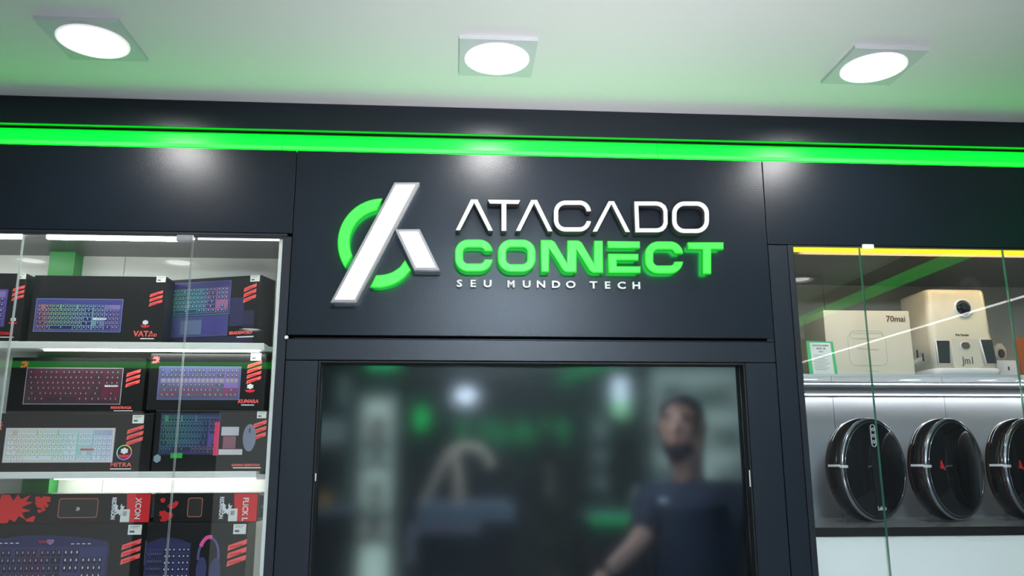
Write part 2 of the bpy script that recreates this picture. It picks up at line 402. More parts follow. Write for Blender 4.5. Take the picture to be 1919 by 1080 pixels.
def arc(cx, cy, r, a0, a1, n=22):
    return [(cx+r*math.cos(math.radians(a0+(a1-a0)*k/n)), cy-r*math.sin(math.radians(a0+(a1-a0)*k/n))) for k in range(n+1)]
outline('ring_arc', [G(arc(447, 517, 325, 90, 214)+arc(447, 517, 236, 203, 100))], -0.030, -0.014, GM, lg, bev=0.0035)
outline('ring_arc', [G(smooth_path([(355, 838), (400, 843), (450, 842), (530, 820), (600, 776), (656, 714)])+[(612, 638)]+smooth_path([(575, 690), (520, 726), (460, 745), (400, 750)]))], -0.030, -0.014, GM, lg, bev=0.0035)

# ================================================================== PRODUCT PACKAGING
def vmesh(name, quads, parent, thick=None):
    bm = bmesh.new(); lay = bm.loops.layers.float_color.new('Col')
    for (x0, z0, x1, z1, y, c) in quads:
        quad(bm, [(x0, y, z0), (x1, y, z0), (x1, y, z1), (x0, y, z1)], 0, c, lay)
    return finish(name, bm, M_col, parent)
def hsv(h, s, v):
    import colorsys; return colorsys.hsv_to_rgb(h % 1, s, v)
FULL = [[1, -1, 1, 1, 1, 1, -.5, 1, 1, 1, 1, -.5, 1, 1, 1, 1, -.25, 1, 1, 1],
        [1]*13+[2, -.25, 1, 1, 1, -.25, 1, 1, 1, 1], [1.5]+[1]*12+[1.5, -.25, 1, 1, 1, -.25, 1, 1, 1, 1],
        [1.75]+[1]*11+[2.25, -3.5, 1, 1, 1, 1], [2.25]+[1]*10+[2.75, -1.25, 1, -1.25, 1, 1, 1, 1],
        [1.25, 1.25, 1.25, 6.25, 1.25, 1.25, 1.25, 1.25, -.25, 1, 1, 1, -.25, 2, 1, 1]]
TKL = [[1, -1, 1, 1, 1, 1, -.5, 1, 1, 1, 1, -.5, 1, 1, 1, 1, -.25, 1, 1, 1], [1]*13+[2, -.25, 1, 1, 1], [1.5]+[1]*12+[1.5, -.25, 1, 1, 1],
       [1.75]+[1]*11+[2.25], [2.25]+[1]*10+[2.75, -1.25, 1], [1.25, 1.25, 1.25, 6.25, 1.25, 1.25, 1.25, 1.25, -.25, 1, 1, 1]]
def keyboard(parent, x0, z0, wd, ht, rows, body, glow, key, legend, border=None, top=0.0, x_from=0.0, x_to=1.0, label=None):
    """flat printed picture of a keyboard: body, light between the keys, keys and legends"""
    q = []; Wu = 22.5 if rows is FULL else 18.25
    mx, mz = wd*0.02, ht*0.05
    if border:
        e = 0.0015; q.append((x0-e, z0-e, x0+wd+e, z0+ht+e, -0.0006, border))
    q.append((x0, z0, x0+wd, z0+ht, -0.0009, body))
    gx0, gz0, gw, gh = x0+mx, z0+mz, wd-2*mx, ht*(1-top)-2*mz
    N = 22
    for i in range(N):
        for j in range(6):
            u, v = (i+.5)/N, (j+.5)/6; c = glow(u, v)
            if c: q.append((gx0+gw*i/N, gz0+gh*j/6, gx0+gw*(i+1)/N, gz0+gh*(j+1)/6, -0.0012, c))
    ku = gw/Wu; kh = gh/6
    for r, row in enumerate(rows):
        x = 0; zz = gz0+gh-kh*(r+1)
        for k in row:
            if k < 0: x -= k; continue
            a, b = gx0+x*ku, gx0+(x+k)*ku; x += k
            if b > gx0+gw+ku: continue
            u, v = ((a+b)/2-gx0)/gw, (zz-gz0)/gh
            g = ku*0.11
            q.append((a+g, zz+g, b-g, zz+kh-g, -0.0015, key(u, v)))
            cx = (a+b)/2; q.append((cx-ku*.13, zz+kh*.46, cx+ku*.11, zz+kh*.78, -0.0018, legend(u, v)))
    o = vmesh('keyboard_picture', q, parent)
    if label: o['label'] = label
    return o
def slashes(parent, x, z, wd, hh, n=3, m=None):
    """the red slanted bars printed on the corner"""
    for i in range(n):
        b = z-i*hh*1.42
        pts = [(x, b-wd*0.33-hh), (x+wd, b-hh*0.9), (x+wd*1.02, b), (x+0.002, b-wd*0.33)]
        outline('red_stripe', [[(p[0], p[1]) for p in pts]], -0.0012, -0.0002, [M_redlt, M_redlt], parent)
        pts2 = [(x+wd*.12, b-wd*0.33-hh*.52), (x+wd*.78, b-hh*.95-wd*.06), (x+wd*.78, b-hh*0.60-wd*.06), (x+wd*.12, b-wd*0.33-hh*.2)]
        outline('stripe_print', [pts2], -0.0016, -0.0011, [M_red, M_red], parent)
def price(parent, x, z, wd=0.026, ht=0.017, y=-0.0004, vert=False):
    o = box('price_label', x, x+wd, y-0.0008, y, z, z+ht, M_lab, parent, label='white price sticker')
    q = []
    if not vert:
        for k, (a, b, zz, h) in enumerate(((.12, .85, .80, .05), (.12, .55, .66, .05), (.12, .48, .20, .22), (.6, .7, .66, .05))):
            q.append((x+wd*a, z+ht*zz, x+wd*b, z+ht*(zz+h), y-0.0011, (.12, .12, .12) if k != 1 else (.3, .3, .3)))
    else:
        for k in range(6): q.append((x+wd*.25, z+ht*(.5+.06*k), x+wd*.7, z+ht*(.53+.06*k), y-0.0011, (.15, .15, .15)))
    vmesh('price_print', q, o)
def dragon(name, parent, x, z, s, m, flip=1, rot=0):
    """small flame like emblem, a curl with spikes"""
    pts = [(0, .1), (.25, .0), (.5, .12), (.62, .0), (.7, .25), (1.0, .1), (.86, .42), (1.05, .55), (.85, .62), (.98, .9), (.7, .78), (.62, 1.0), (.45, .82), (.2, .95), (.25, .72), (0, .66), (.22, .55), (.42, .62), (.58, .48), (.42, .3), (.2, .36)]
    c, q = math.cos(rot), math.sin(rot)
    pp = []
    for a, b in pts:
        a = (a-.5)*flip*s; b = (b-.5)*s; pp.append((x+a*c-b*q, z+a*q+b*c))
    return outline(name, [pp], -0.0013, -0.0002, [m, m], parent)
def mascot(parent, x, z, s, ring=None):
    """round printed seal under a little banner"""
    if ring:
        q = []; bm = bmesh.new(); lay = bm.loops.layers.float_color.new('Col'); n = 28
        for i in range(n):
            a0, a1 = 2*math.pi*i/n, 2*math.pi*(i+1)/n
            quad(bm, [(x+s*math.cos(a)*r, -0.0012, z+s*math.sin(a)*r) for a, r in ((a0, 1), (a1, 1), (a1, .86), (a0, .86))][::-1], 0, hsv(i/n, .8, .9), lay)
        finish('seal_ring', bm, M_col, parent)
    outline('seal_print', [[(x+s*.55*math.cos(a)*(1 if k % 2 else .72), z+s*.2+s*.45*math.sin(a)*(1 if k % 2 else .72)) for k, a in enumerate([2*math.pi*k/12 for k in range(12)])]], -0.0014, -0.0002, [M_wprint, M_wprint], parent)
    outline('seal_banner', [[(x-s*.75, z-s*.3), (x+s*.75, z-s*.3), (x+s*.55, z-s*.62), (x, z-s*.72), (x-s*.55, z-s*.62)]], -0.0015, -0.0002, [M_red if not ring == 'w' else M_wprint]*2, parent)

def carton(xr, yr, z, wd, ht, dp, label, rz=0.0, name='keyboard_box', cat='box', m=None, group='boxed gaming gear in the left cabinet'):
    """box whose front lower RIGHT corner is at (xr, yr, z); local x runs 0..wd to the right"""
    loc = Vector((xr-wd*math.cos(rz), yr-wd*math.sin(rz), z))
    r = empty(name, loc, rz, label=label, cat=cat, group=group)
    bm = bmesh.new(); addbox(bm, 0, wd, 0, dp, 0, ht, 0, 0.0009)
    finish('carton', bm, m or M_carton, r)
    bm = bmesh.new(); addbox(bm, 0.002, wd-0.002, 0.002, dp-0.002, ht, ht+0.0006); finish('lid_flap', bm, m or M_carton, r)
    return r

Z1, Z2, Z3 = 1.942, 1.586, 1.250
# glow / key colour functions (printed artwork)
blue = (0.065, 0.065, 0.27)
def g_rgb(u, v):
    return hsv(0.93+u*0.85 if u < .12 else 0.16+0.5*min(u*1.15, 1)+(0.3*max(u-.75, 0)), 0.55, 0.40)
k_blue = lambda u, v: (0.02+0.02*u, 0.028, 0.11+0.06*u) if u > .12 else (.07, .04, .12)
leg_l = lambda u, v: (0.55, 0.62, 0.75)
# --- top tier
A = carton(-1.232, 0.075, Z1, 0.36, 0.200, 0.080, 'black keyboard box at the far left of the top shelf, cut by the frame')
keyboard(A, 0.0, 0.045, 0.315, 0.108, FULL, (.10, .07, .34), g_rgb, k_blue, leg_l)
price(A, 0.338-0.003, 0.184, 0.023, 0.017); slashes(A, 0.326, 0.166, 0.032, 0.0095)
mascot(A, 0.338, 0.063, 0.016); text('title_print', 'TARTARUS', 0.012, M_red, A, (0.292, -0.0012, 0.022), sx=0.85, bold=.0003); box('caption_line', 0.305, 0.345, -0.001, -0.0003, 0.014, 0.0165, M_wprint, A)
t = text('side_print', 'Keyboard', 0.014, M_redlt, A, (0.3612, 0.045, 0.168), rot=-math.pi/2, yaw=math.pi/2)
B = carton(-0.840, 0.078, Z1, 0.372, 0.196, 0.068, 'black box with blue rainbow keyboard print, middle of the top shelf')
kb = keyboard(B, 0.015, 0.034, 0.238, 0.093, FULL, blue, g_rgb, k_blue, leg_l, border=(.25, .35, .65), top=.12)
price(B, 0.342, 0.180, 0.026, 0.018); slashes(B, 0.327, 0.156, 0.036, 0.0095)
mascot(B, 0.322, 0.058, 0.017, ring=None); text('title_print', 'VATA', 0.022, M_redlt, B, (0.292, -0.0012, 0.021), bold=.0006); text('title_print', 'PRO', 0.011, M_redlt, B, (0.336, -0.0012, 0.021), bold=.0005)
box('caption_line', 0.312, 0.350, -0.001, -0.0003, 0.013, 0.0158, M_wprint, B)
text('brand_print', 'REDRAGON', 0.0066, M_wprint, B, (0.176, -0.002, 0.068), bold=.0004)
CC = carton(-0.570, 0.070, Z1, 0.335, 0.204, 0.082, 'black box with teal and blue compact keyboard print, right end of top shelf', rz=-0.30)
def g_teal(u, v): return hsv(0.38+.27*u if u < .7 else .9, .6, .35)
keyboard(CC, 0.005, 0.094, 0.232, 0.098, TKL, (.05, .05, .20), g_teal, lambda u, v: (0.02, 0.05+.04*(1-u), 0.10+.12*u), lambda u, v: (.5, .75, .7), border=(.2, .18, .5), top=.14)
q = [(0.002, 0.028, 0.237, 0.090, -0.001, (.07, .08, .22)), (0.08, 0.036, 0.150, 0.078, -0.0013, (.13, .17, .30)), (0.152, 0.036, 0.232, 0.086, -0.0013, (.07, .06, .25)), (0.0, 0.0915, 0.237, 0.0935, -0.0013, (.05, .3, .2))]
vmesh('palm_rest_picture', q, CC)
vmesh('glow_print', [(0.24, 0.055, 0.285, 0.14, -0.0005, (.035, .035, .10)), (0.285, 0.05, 0.32, 0.10, -0.0005, (.03, .03, .07)), (0.002, 0.003, 0.32, 0.026, -0.0005, (.03, .03, .07))], CC)
price(CC, 0.300, 0.185, 0.030, 0.019); slashes(CC, 0.281, 0.180, 0.040, 0.0115)
text('title_print', 'BRADSWORD', 0.0125, M_redlt, CC, (0.243, -0.0012, 0.031), sx=.95, bold=.0005); box('caption_line', 0.268, 0.322, -0.001, -0.0003, 0.021, 0.0243, M_wprint, CC)
# --- second tier
D1 = carton(-0.846, 0.088, Z2, 0.440, 0.159, 0.060, 'black box with white full size keyboard print, lower left of the middle shelf')
keyboard(D1, 0.045, 0.026, 0.292, 0.092, FULL, (.66, .66, .68), lambda u, v: hsv(.05+.62*u, .38, .62), lambda u, v: (.72-.1*u, .76-.06*u, .80), lambda u, v: (.35, .35, .38), border=(.5, .4, .45))
slashes(D1, 0.370, 0.128, 0.044, 0.0115); price(D1, 0.382, 0.132, 0.031, 0.023); mascot(D1, 0.368, 0.052, 0.021, ring='c')
text('title_print', 'MITRA', 0.0165, M_redlt, D1, (0.333, -0.0012, 0.013), sx=1.2, bold=.0001); box('caption_line', 0.334, 0.390, -0.001, -0.0003, 0.006, 0.0085, M_wprint, D1)
dragon('dragon_print', D1, 0.018, 0.125, 0.030, M_redlt); text('brand_print', 'REDRAGON', 0.0066, M_red, D1, (0.250, -0.002, 0.058), bold=.0003)
D2 = carton(-0.884, 0.096, Z2+0.1605, 0.370, 0.156, 0.060, 'black box with red lit keyboard print, stacked on the white keyboard box')
keyboard(D2, 0.045, 0.026, 0.262, 0.100, TKL, (.06, .045, .055), lambda u, v: (.14, .025, .05), lambda u, v: (.05, .042, .05), lambda u, v: (.34, .25, .27), border=(.62, .55, .60))
slashes(D2, 0.318, 0.125, 0.038, 0.0105); text('title_print', 'MAHORAGA', 0.0105, M_redlt, D2, (0.284, -0.0012, 0.012), sx=.95, bold=.0004)
box('caption_line', 0.293, 0.345, -0.001, -0.0003, 0.006, 0.008, M_wprint, D2); dragon('dragon_print', D2, 0.035, 0.137, 0.022, M_red); text('brand_print', 'REDRAGON', 0.0066, M_wprint, D2, (0.262, -0.002, 0.074), bold=.0003)
D3 = carton(-0.527, 0.080, Z2, 0.312, 0.168, 0.060, 'black box with keyboard and mouse print, lower right of the middle shelf')
keyboard(D3, 0.015, 0.045, 0.165, 0.115, TKL, (.03, .04, .10), lambda u, v: hsv(.35+.4*u+(.25 if v < .25 else 0), .7, .28), lambda u, v: (.025, .04, .08), lambda u, v: (.15, .3, .36))
vmesh('mouse_pad_picture', [(.165, .043, .178, .135, -.0019, (.75, .06, .14)), (.180, .045, .245, .060, -.0019, (.62, .58, .60)), (.184, .098, .232, .122, -.0019, (.55, .52, .56)), (.19, .062, .225, .096, -.0019, (.25, .10, .13))], D3)
mo = [(0.262+.018*math.cos(a), 0.092+.038*math.sin(a)) for a in [2*math.pi*k/20 for k in range(20)]]
outline('mouse_picture', [mo], -0.0022, -0.0002, [mat('mouse print grey', (.20, .22, .30), .4)]*2, D3)
outline('mouse_wheel_picture', [[(0.262+.003*math.cos(a), 0.112+.008*math.sin(a)) for a in [2*math.pi*k/10 for k in range(10)]]], -0.0026, -0.0021, [M_ink]*2, D3)
slashes(D3, 0.270, 0.142, 0.036, 0.012, m=M_red); price(D3, 0.279, 0.146, 0.026, 0.019)
text('title_print', 'GAMING ESSENTIALS', 0.0082, M_redlt, D3, (0.218, -0.0012, 0.014), sx=1.0, bold=.0003); box('caption_line', 0.222, 0.298, -0.001, -0.0003, 0.008, 0.0105, M_wprint, D3)
hexa = [(0.002+.011*math.cos(a), 0.035+.012*math.sin(a)) for a in [math.pi/6+math.pi*k/3 for k in range(6)]]
outline('badge_print', [[(x+.012, z) for x, z in hexa]], -0.0012, -0.0002, [mat('pale blue print', (.25, .35, .42), .4)]*2, D3)
vmesh('green_mouse_print', [(.050, .036, .082, .050, -.0021, (.03, .45, .05))], D3)
D4 = carton(-0.545, 0.088, Z2+0.1695, 0.325, 0.160, 0.060, 'black box with violet compact keyboard print, stacked at the right of middle shelf')
keyboard(D4, 0.028, 0.030, 0.226, 0.092, TKL, (.11, .12, .26), lambda u, v: (.14+.1*u, .15, .42) if v > .3 else (.25, .06, .14), lambda u, v: (.10, .11, .16) if not .35 < v < .6 else (.30, .27, .27), lambda u, v: (.45, .40, .42), border=(.22, .20, .45))
slashes(D4, 0.272, 0.142, 0.040, 0.0105, n=4, m=M_red); price(D4, 0.280, 0.141, 0.030, 0.022); mascot(D4, 0.284, 0.063, 0.019)
text('title_print', 'KUMARA', 0.014, M_redlt, D4, (0.252, -0.0012, 0.020), shear=.2, bold=.0006); box('caption_line', 0.262, 0.298, -0.001, -0.0003, 0.013, 0.0155, M_wprint, D4)
dragon('dragon_print', D4, 0.015, 0.142, 0.022, M_redlt)
# --- bottom tier
E1 = carton(-0.848, 0.085, Z3, 0.430, 0.198, 0.090, 'black box with arched multimedia keyboard print, bottom left of the cabinet')
def arched(parent, x0, z0, wd, ht, cut=0.0):
    pts = [(x0, z0), (x0+wd, z0), (x0+wd, z0+ht*.82), (x0+wd*.985, z0+ht*.90), (x0+wd*.8, z0+ht*.965), (x0+wd*.55, z0+ht), (x0+wd*.35, z0+ht), (x0+wd*.12, z0+ht*.94), (x0, z0+ht*.90)]
    outline('keyboard_body_picture', [pts], -0.0006, -0.0001, [mat('indigo print', (.032, .032, .10), .35)]*2, parent)
    keyboard(parent, x0+.004, z0+.004, wd*.97, ht*.80, FULL, (.045, .042, .13), lambda u, v: (.10, .035, .13) if .35 < u < .55 else (.05, .05, .15), lambda u, v: (.016, .014, .035), lambda u, v: (.30, .28, .40) if u < .7 else (.7, .7, .75))
arched(E1, -0.005, 0.0, 0.350, 0.168)
for k in range(6): box('media_key_print', 0.028+k*.0145, 0.036+k*.0145, -0.0022, -0.0019, 0.1475, 0.1495, M_wprint, E1)
for k in range(4): box('media_key_print', 0.245+k*.0145, 0.253+k*.0145, -0.0022, -0.0019, 0.1445, 0.1465, M_wprint, E1)
text('brand_print', 'REDRAGON', 0.0066, M_red, E1, (0.160, -0.0022, 0.1495), bold=.0002); outline('shield_print', [[(.180, .157), (.198, .157), (.198, .149), (.190, .143), (.182, .149)]], -.0021, -.0002, [mat('lilac print', (.25, .25, .55), .4)]*2, E1)
price(E1, 0.391, 0.168, 0.036, 0.026); slashes(E1, 0.378, 0.158, 0.050, 0.0135)
bm = bmesh.new(); addbox(bm, 0.430, 0.4308, 0.030, 0.062, 0.085, 0.150); o = finish('barcode_label', bm, M_lab, E1)
bm = bmesh.new()
for k in range(9): addbox(bm, 0.4308, 0.4312, 0.038, 0.054, 0.095+k*.005, 0.097+k*.005)
finish('barcode', bm, M_ink, o)
E2 = carton(-0.566, 0.078, Z3, 0.268, 0.198, 0.100, 'black box with keyboard and pink headset print, bottom right of the cabinet')
arched(E2, 0.0, 0.0, 0.118, 0.160)
box('keypad_panel_print', 0.045, 0.120, -0.0021, -0.0019, 0.0, 0.146, mat('indigo print 2', (.04, .04, .12), .35), E2)
q = []
for r in range(7):
    for c in range(6): q.append((.050+c*.0112+(.004 if c > 2 else 0), .122-r*.017, .058+c*.0112+(.004 if c > 2 else 0), .134-r*.017, -.0024, (.018, .018, .05)))
    for c in range(6): q.append((.0525+c*.0112+(.004 if c > 2 else 0), .127-r*.017, .0555+c*.0112+(.004 if c > 2 else 0), .131-r*.017, -.0027, (.75, .75, .8)))
vmesh('keypad_picture', q, E2)
def ring(cx, cz, rx, rz_, a0, a1, wd, n=20):
    o = [(cx+rx*math.cos(math.radians(a0+(a1-a0)*k/n)), cz+rz_*math.sin(math.radians(a0+(a1-a0)*k/n))) for k in range(n+1)]
    i = [(cx+(rx-wd)*math.cos(math.radians(a0+(a1-a0)*k/n)), cz+(rz_-wd)*math.sin(math.radians(a0+(a1-a0)*k/n))) for k in range(n+1)]
    return o+i[::-1]
hs = outline('headset_picture', [ring(.168, .110, .030, .052, -10, 190, .006)], -.0016, -.0002, [mat('violet print', (.11, .09, .27), .4)]*2, E2)
outline('headband_picture', [ring(.168, .112, .030, .054, 75, 150, .010)], -.0022, -.0002, [mat('pink print', (.85, .10, .38), .4)]*2, hs)
for cx, cz, rx, rr in ((.152, .075, .014, .034), (.188, .070, .015, .036)):
    outline('ear_cup_picture', [[(cx+rx*math.cos(a), cz+rr*math.sin(a)) for a in [2*math.pi*k/18 for k in range(18)]]], -.0024, -.0002, [mat('dark violet print', (.05, .05, .14), .4)]*2, hs)
outline('pink_base_picture', [ring(.170, .07, .042, .045, 200, 300, .003)], -.0026, -.0002, [mat('pink print', (.85, .10, .38), .4)]*2, hs)
price(E2, 0.230, 0.168, 0.034, 0.026); slashes(E2, 0.218, 0.155, 0.050, 0.0145)
# --- mouse pad boxes lying on the bottom boxes
def padbox(xr, yr, wd, title, label, x_pad, padw, left_red=True):
    r = carton(xr, yr, Z3+0.1990, wd, 0.078, 0.085, label, name='mouse_pad_box')
    ht = 0.078
    outline('red_end', [[(wd-.060, .0015), (wd-.0015, .0015), (wd-.0015, ht-.0015), (wd-.066, ht-.0015)]], -.0008, -.0001, [M_red]*2, r)
    text('title_print', title, 0.021, M_wprint, r, (wd-.040, -.0014, ht-.012), rot=-math.pi/2, bold=.0005, sx=.9)
    rnd = random.Random(len(title))
    if left_red: outline('red_end', [[(.002, .0015), (.030, .0015), (.036, .012), (.050, .004), (.058, .020), (.078, .010), (.066, .028), (.088, .034), (.062, .042), (.092, .056), (.072, .058), (.084, ht-.002), (.060, .064), (.050, ht-.0015), (.040, .060), (.028, ht-.0015), (.006, ht-.0015)]], -.0008, -.0001, [M_red]*2, r)
    base = .085 if left_red else .02
    for k in range(9):
        cx = base+rnd.uniform(0, .045); cz = rnd.uniform(.006, ht-.010); s = rnd.uniform(.006, .014)
        pts = [(cx+s*math.cos(a)*rnd.uniform(.5, 1.5), max(.002, min(ht-.002, cz+s*.8*math.sin(a)*rnd.uniform(.5, 1.3)))) for a in [2*math.pi*j/9 for j in range(9)]]
        outline('red_splash', [pts], -.0010-.00005*k, -.0001, [M_red]*2, r)
    def rr(x0, z0, x1, z1, rad): return [(a, b) for a, b in rrect(x0, z0, x1, z1, rad, 4)]
    outline('pad_outline_picture', [rr(x_pad, .014, x_pad+padw, .066, .007), rr(x_pad+.002, .016, x_pad+padw-.002, .064, .006)], -.0010, -.0001, [mat('copper print', (.55, .17, .10), .4)]*2, r)
    outline('pad_picture', [rr(x_pad+.002, .016, x_pad+padw-.002, .064, .006)], -.0006, -.0001, [mat('dark pad print', (.035, .030, .030), .4)]*2, r)
    text('brand_print', 'REDRAGON', 0.0150, M_wprint, r, (wd-.103, -.0012, ht-.010), rot=-math.pi/2, bold=.0006, sx=.72)
    dragon('dragon_print', r, wd-.082, ht*.46, .030, M_wprint, rot=-math.pi/2)
    price(r, wd-.078, .002, .024, .034, y=-.0012, vert=True)
    return r
F1 = padbox(-0.834, 0.088, 0.405, 'XCON', 'long black and red mouse pad box at the left, lying on a keyboard box', .160, .105)
dragon('pad_logo', F1, .212, .038, .010, M_wprint)
F2 = padbox(-0.545, 0.090, 0.280, 'FLICK L', 'long black and red mouse pad box at the right, lying on headset box', .090, .040, left_red=False)
outline('hang_tab', [[(.2805, .010), (.300, .014), (.300, .068), (.2805, .072)], [(.287, .040), (.291, .036), (.294, .040), (.291, .046)]], .010, .0108, [mat('grey tab', (.06, .06, .06), .4)]*2, F2)
outline('hang_tab', [[(.4055, .012), (.4155, .016), (.4155, .062), (.4055, .068)]], .010, .0108, [mat('grey tab', (.06, .06, .06), .4)]*2, F1)

# ================================================================== LEFT CABINET
LC = empty('display_cabinet', (-1.35, 0.13, 0), label='left display cabinet with white shelves holding gaming boxes behind glass', cat='cabinet')
def lc(name, x0, x1, y0, y1, z0, z1, m, **k):
    bev = k.pop('bev', 0)
    return box(name, x0+1.35, x1+1.35, y0-.13, y1-.13, z0, z1, m, LC, bev=bev, **k)
for x0, x1 in ((-2.6, -1.552), (-1.550, -1.202), (-1.200, -1.040), (-1.038, -0.514)):
    lc('back_panel', x0, x1, .262, .275, .05, 2.25, M_cwall)
lc('top_board', -2.6, -0.500, .06, .275, 2.250, 2.262, M_cgrey)
lc('top_board', -2.6, -0.510, .035, .262, 2.243, 2.2495, M_cgrey)
lc('side_panel', -0.512, -0.500, .012, .275, .0, 2.243, M_cwall)
lc('base', -2.6, -0.52, .03, .262, 0.0, .05, M_frame)
for z, t in ((Z1, .020), (Z2, .018), (Z3, .018)):
    s = lc('shelf', -2.6, -0.545, .045, .258, z-t, z-.0002, M_white, bev=.001)
    lc('shelf_bracket', -0.545, -0.5125, .05, .24, z-t-.004, z-t+.010, M_chrome)
    ly = .052 if z == Z1 else .20
    lc('led_strip', -1.15, -0.56, ly, ly+.008, z-t-.005, z-t-.0002, M_led)
lc('led_tube', -1.165, -0.800, .020, .034, 2.2325, 2.2425, M_led, bev=.002)
lc('led_tube', -1.70, -1.235, .020, .034, 2.2325, 2.2425, M_led, bev=.002)
lc('led_strip', -0.745, -0.515, .022, .028, 2.2375, 2.2425, mat('dim led', (1, 1, 1), .4, em=(1, 1, .95), es=2.0))
M_gcol = mat('green lacquer', (0.02, 0.30, 0.05), 0.35)
M_cstile = mat('upright edge', (0.45, 0.47, 0.47), 0.3)
for x in (-1.165,):
    for z0, z1 in ((.05, Z3-.02), (Z3, Z2-.02), (Z2, Z1-.022), (Z1, 2.242)):
        lc('green_column', x-.075, x, .205, .2615, z0, z1, M_gcol, label='green square upright')
# door frame rails of the left cabinet
fr = M_frame
for n_, a in (('frame_rail', (-2.6, -0.4885, 0.0, .030, 2.2445, 2.2525)), ('frame_stile', (-0.4995, -0.4755, 0.001, .035, 0.0, 2.2440)), ('frame_rail', (-2.6, -0.4995, .0, .012, 2.2392, 2.2443))):
    lc(n_, *a, fr, bev=.001)
def pane(x0, x1, z0, z1, y0, parent, th=.006, edge=M_gedgew):
    bm = bmesh.new(); addbox(bm, x0, x1, y0, y0+th, z0, z1)
    bm.normal_update()
    for f in bm.faces: f.material_index = 0 if abs(f.normal.y) > .9 else 1
    return finish('glass_pane', bm, [M_glass, edge], parent)
for i, (x0, x1, lb) in enumerate(((-1.80, -1.2205, 'leftmost'), (-1.2170, -0.7545, 'middle'), (-0.7510, -0.5000, 'rightmost'))):
    gd = empty('glass_door', ((x0+x1)/2, .006, .06), label=lb+' clear glass door of the left cabinet', cat='glass door', group='glass doors of the left cabinet')
    c = (x0+x1)/2
    pane(x0-c, x1-c, 0, 2.236-.06, -.003, gd)
    if i == 1: 
        h = box('hinge_clip', x1-c-.042, x1-c+.006, -.012, .006, 2.2245-.06, 2.243-.06, M_chrome, gd, bev=.002, label='chrome clip')
        box('clip_pin', x1-c-.004, x1-c+.004, -.014, -.0118, 2.229-.06, 2.239-.06, M_chrome, h)

# ================================================================== RIGHT CABINET
RC = empty('display_cabinet', (1.6, 0.2, 0), label='right display cabinet with yellow lit top edge, glass shelf and robot vacuums', cat='cabinet')
def rc(name, x0, x1, y0, y1, z0, z1, m, **k):
    bev = k.pop('bev', 0)
    return box(name, x0-1.6, x1-1.6, y0-.2, y1-.2, z0, z1, m, RC, bev=bev, **k)
M_rback = mat('greige back board', (0.42, 0.40, 0.36), 0.3, noise=.05)
M_rtop = mat('brown grey top board', (0.075, 0.068, 0.060), 0.25)
M_rlow = mat('pale grey back board', (0.50, 0.51, 0.54), 0.28, noise=.04)
for x0, x1 in ((1.000, 1.30), (1.302, 1.70), (1.702, 2.29)):
    rc('back_panel', x0, x1, .462, .475, 1.865, 2.225, M_rback)
    rc('back_panel', x0, x1, .462, .475, 1.42, 1.832, M_rlow)
rc('back_rail', 1.0, 2.29, .452, .475, 1.832, 1.8645, mat('dark rail', (.03, .033, .036), .3))
rc('top_board', 1.0, 2.29, .045, .475, 2.2255, 2.240, M_rtop)
rc('side_panel', .990, 1.0, .03, .475, 0, 2.240, mat('grey side board', (.35, .35, .34), .35))
rc('yellow_led', 1.002, 2.28, .008, .020, 2.2260, 2.2375, M_ledy)
rc('glass_shelf', 1.002, 2.28, .04, .450, 1.854, 1.861, glass_mat('shelf glass', (.80, .88, .86), .05))
rc('shelf_edge', 1.002, 2.28, .0395, .0402, 1.854, 1.861, M_gedgew)
rc('shelf', 1.0, 2.29, .025, .462, 1.412, 1.4265, mat('grey mirror shelf', (.22, .24, .25), .15), bev=.001)
rc('shelf_front', 1.0, 2.29, .018, .0245, 1.402, 1.4265, M_black, bev=.001)
rc('lower_panel', 1.0, 2.29, .024, .035, .10, 1.4015, mat('lower white panel', (.93, .93, .90), .45))
rc('base', 1.0, 2.29, .04, .46, 0, .10, M_frame)
for n_, a in (('frame_stile', (.9845, 1.0, -.001, .029, 0.0, 2.2415)), ('frame_rail', (.9845, 2.29, 0.0, .030, 2.2385, 2.2425))):
    rc(n_, *a, fr, bev=.001)
rc('led_strip', 1.05, 2.25, .0225, .0300, 2.2330, 2.2380, mat('warm led', (1, 1, 1), .4, em=(1, .72, .38), es=30.0))
rc('led_strip', 1.05, 2.25, .444, .4515, 1.8340, 1.8365, mat('cool led', (1, 1, 1), .4, em=(.9, .95, 1), es=34.0))
for i, (x0, x1, lb) in enumerate(((1.002, 1.2055, 'leftmost'), (1.2085, 1.6555, 'middle'), (1.6585, 2.27, 'rightmost'))):
    c = (x0+x1)/2
    gd = empty('glass_door', (c, .004, .02), label=lb+' clear glass door of the right cabinet', cat='glass door', group='glass doors of the right cabinet')
    pane(x0-c, x1-c, 0, 2.2375-.02, -.003, gd, edge=M_gedge)
    if i == 1: box('hinge_clip', x0-c+.006, x0-c+.040, -.010, -.0032, 2.234-.02, 2.247-.02, mat('white clip', (.85, .85, .85), .3, em=(1, 1, 1), es=.3), gd, bev=.001, label='white plastic clip')
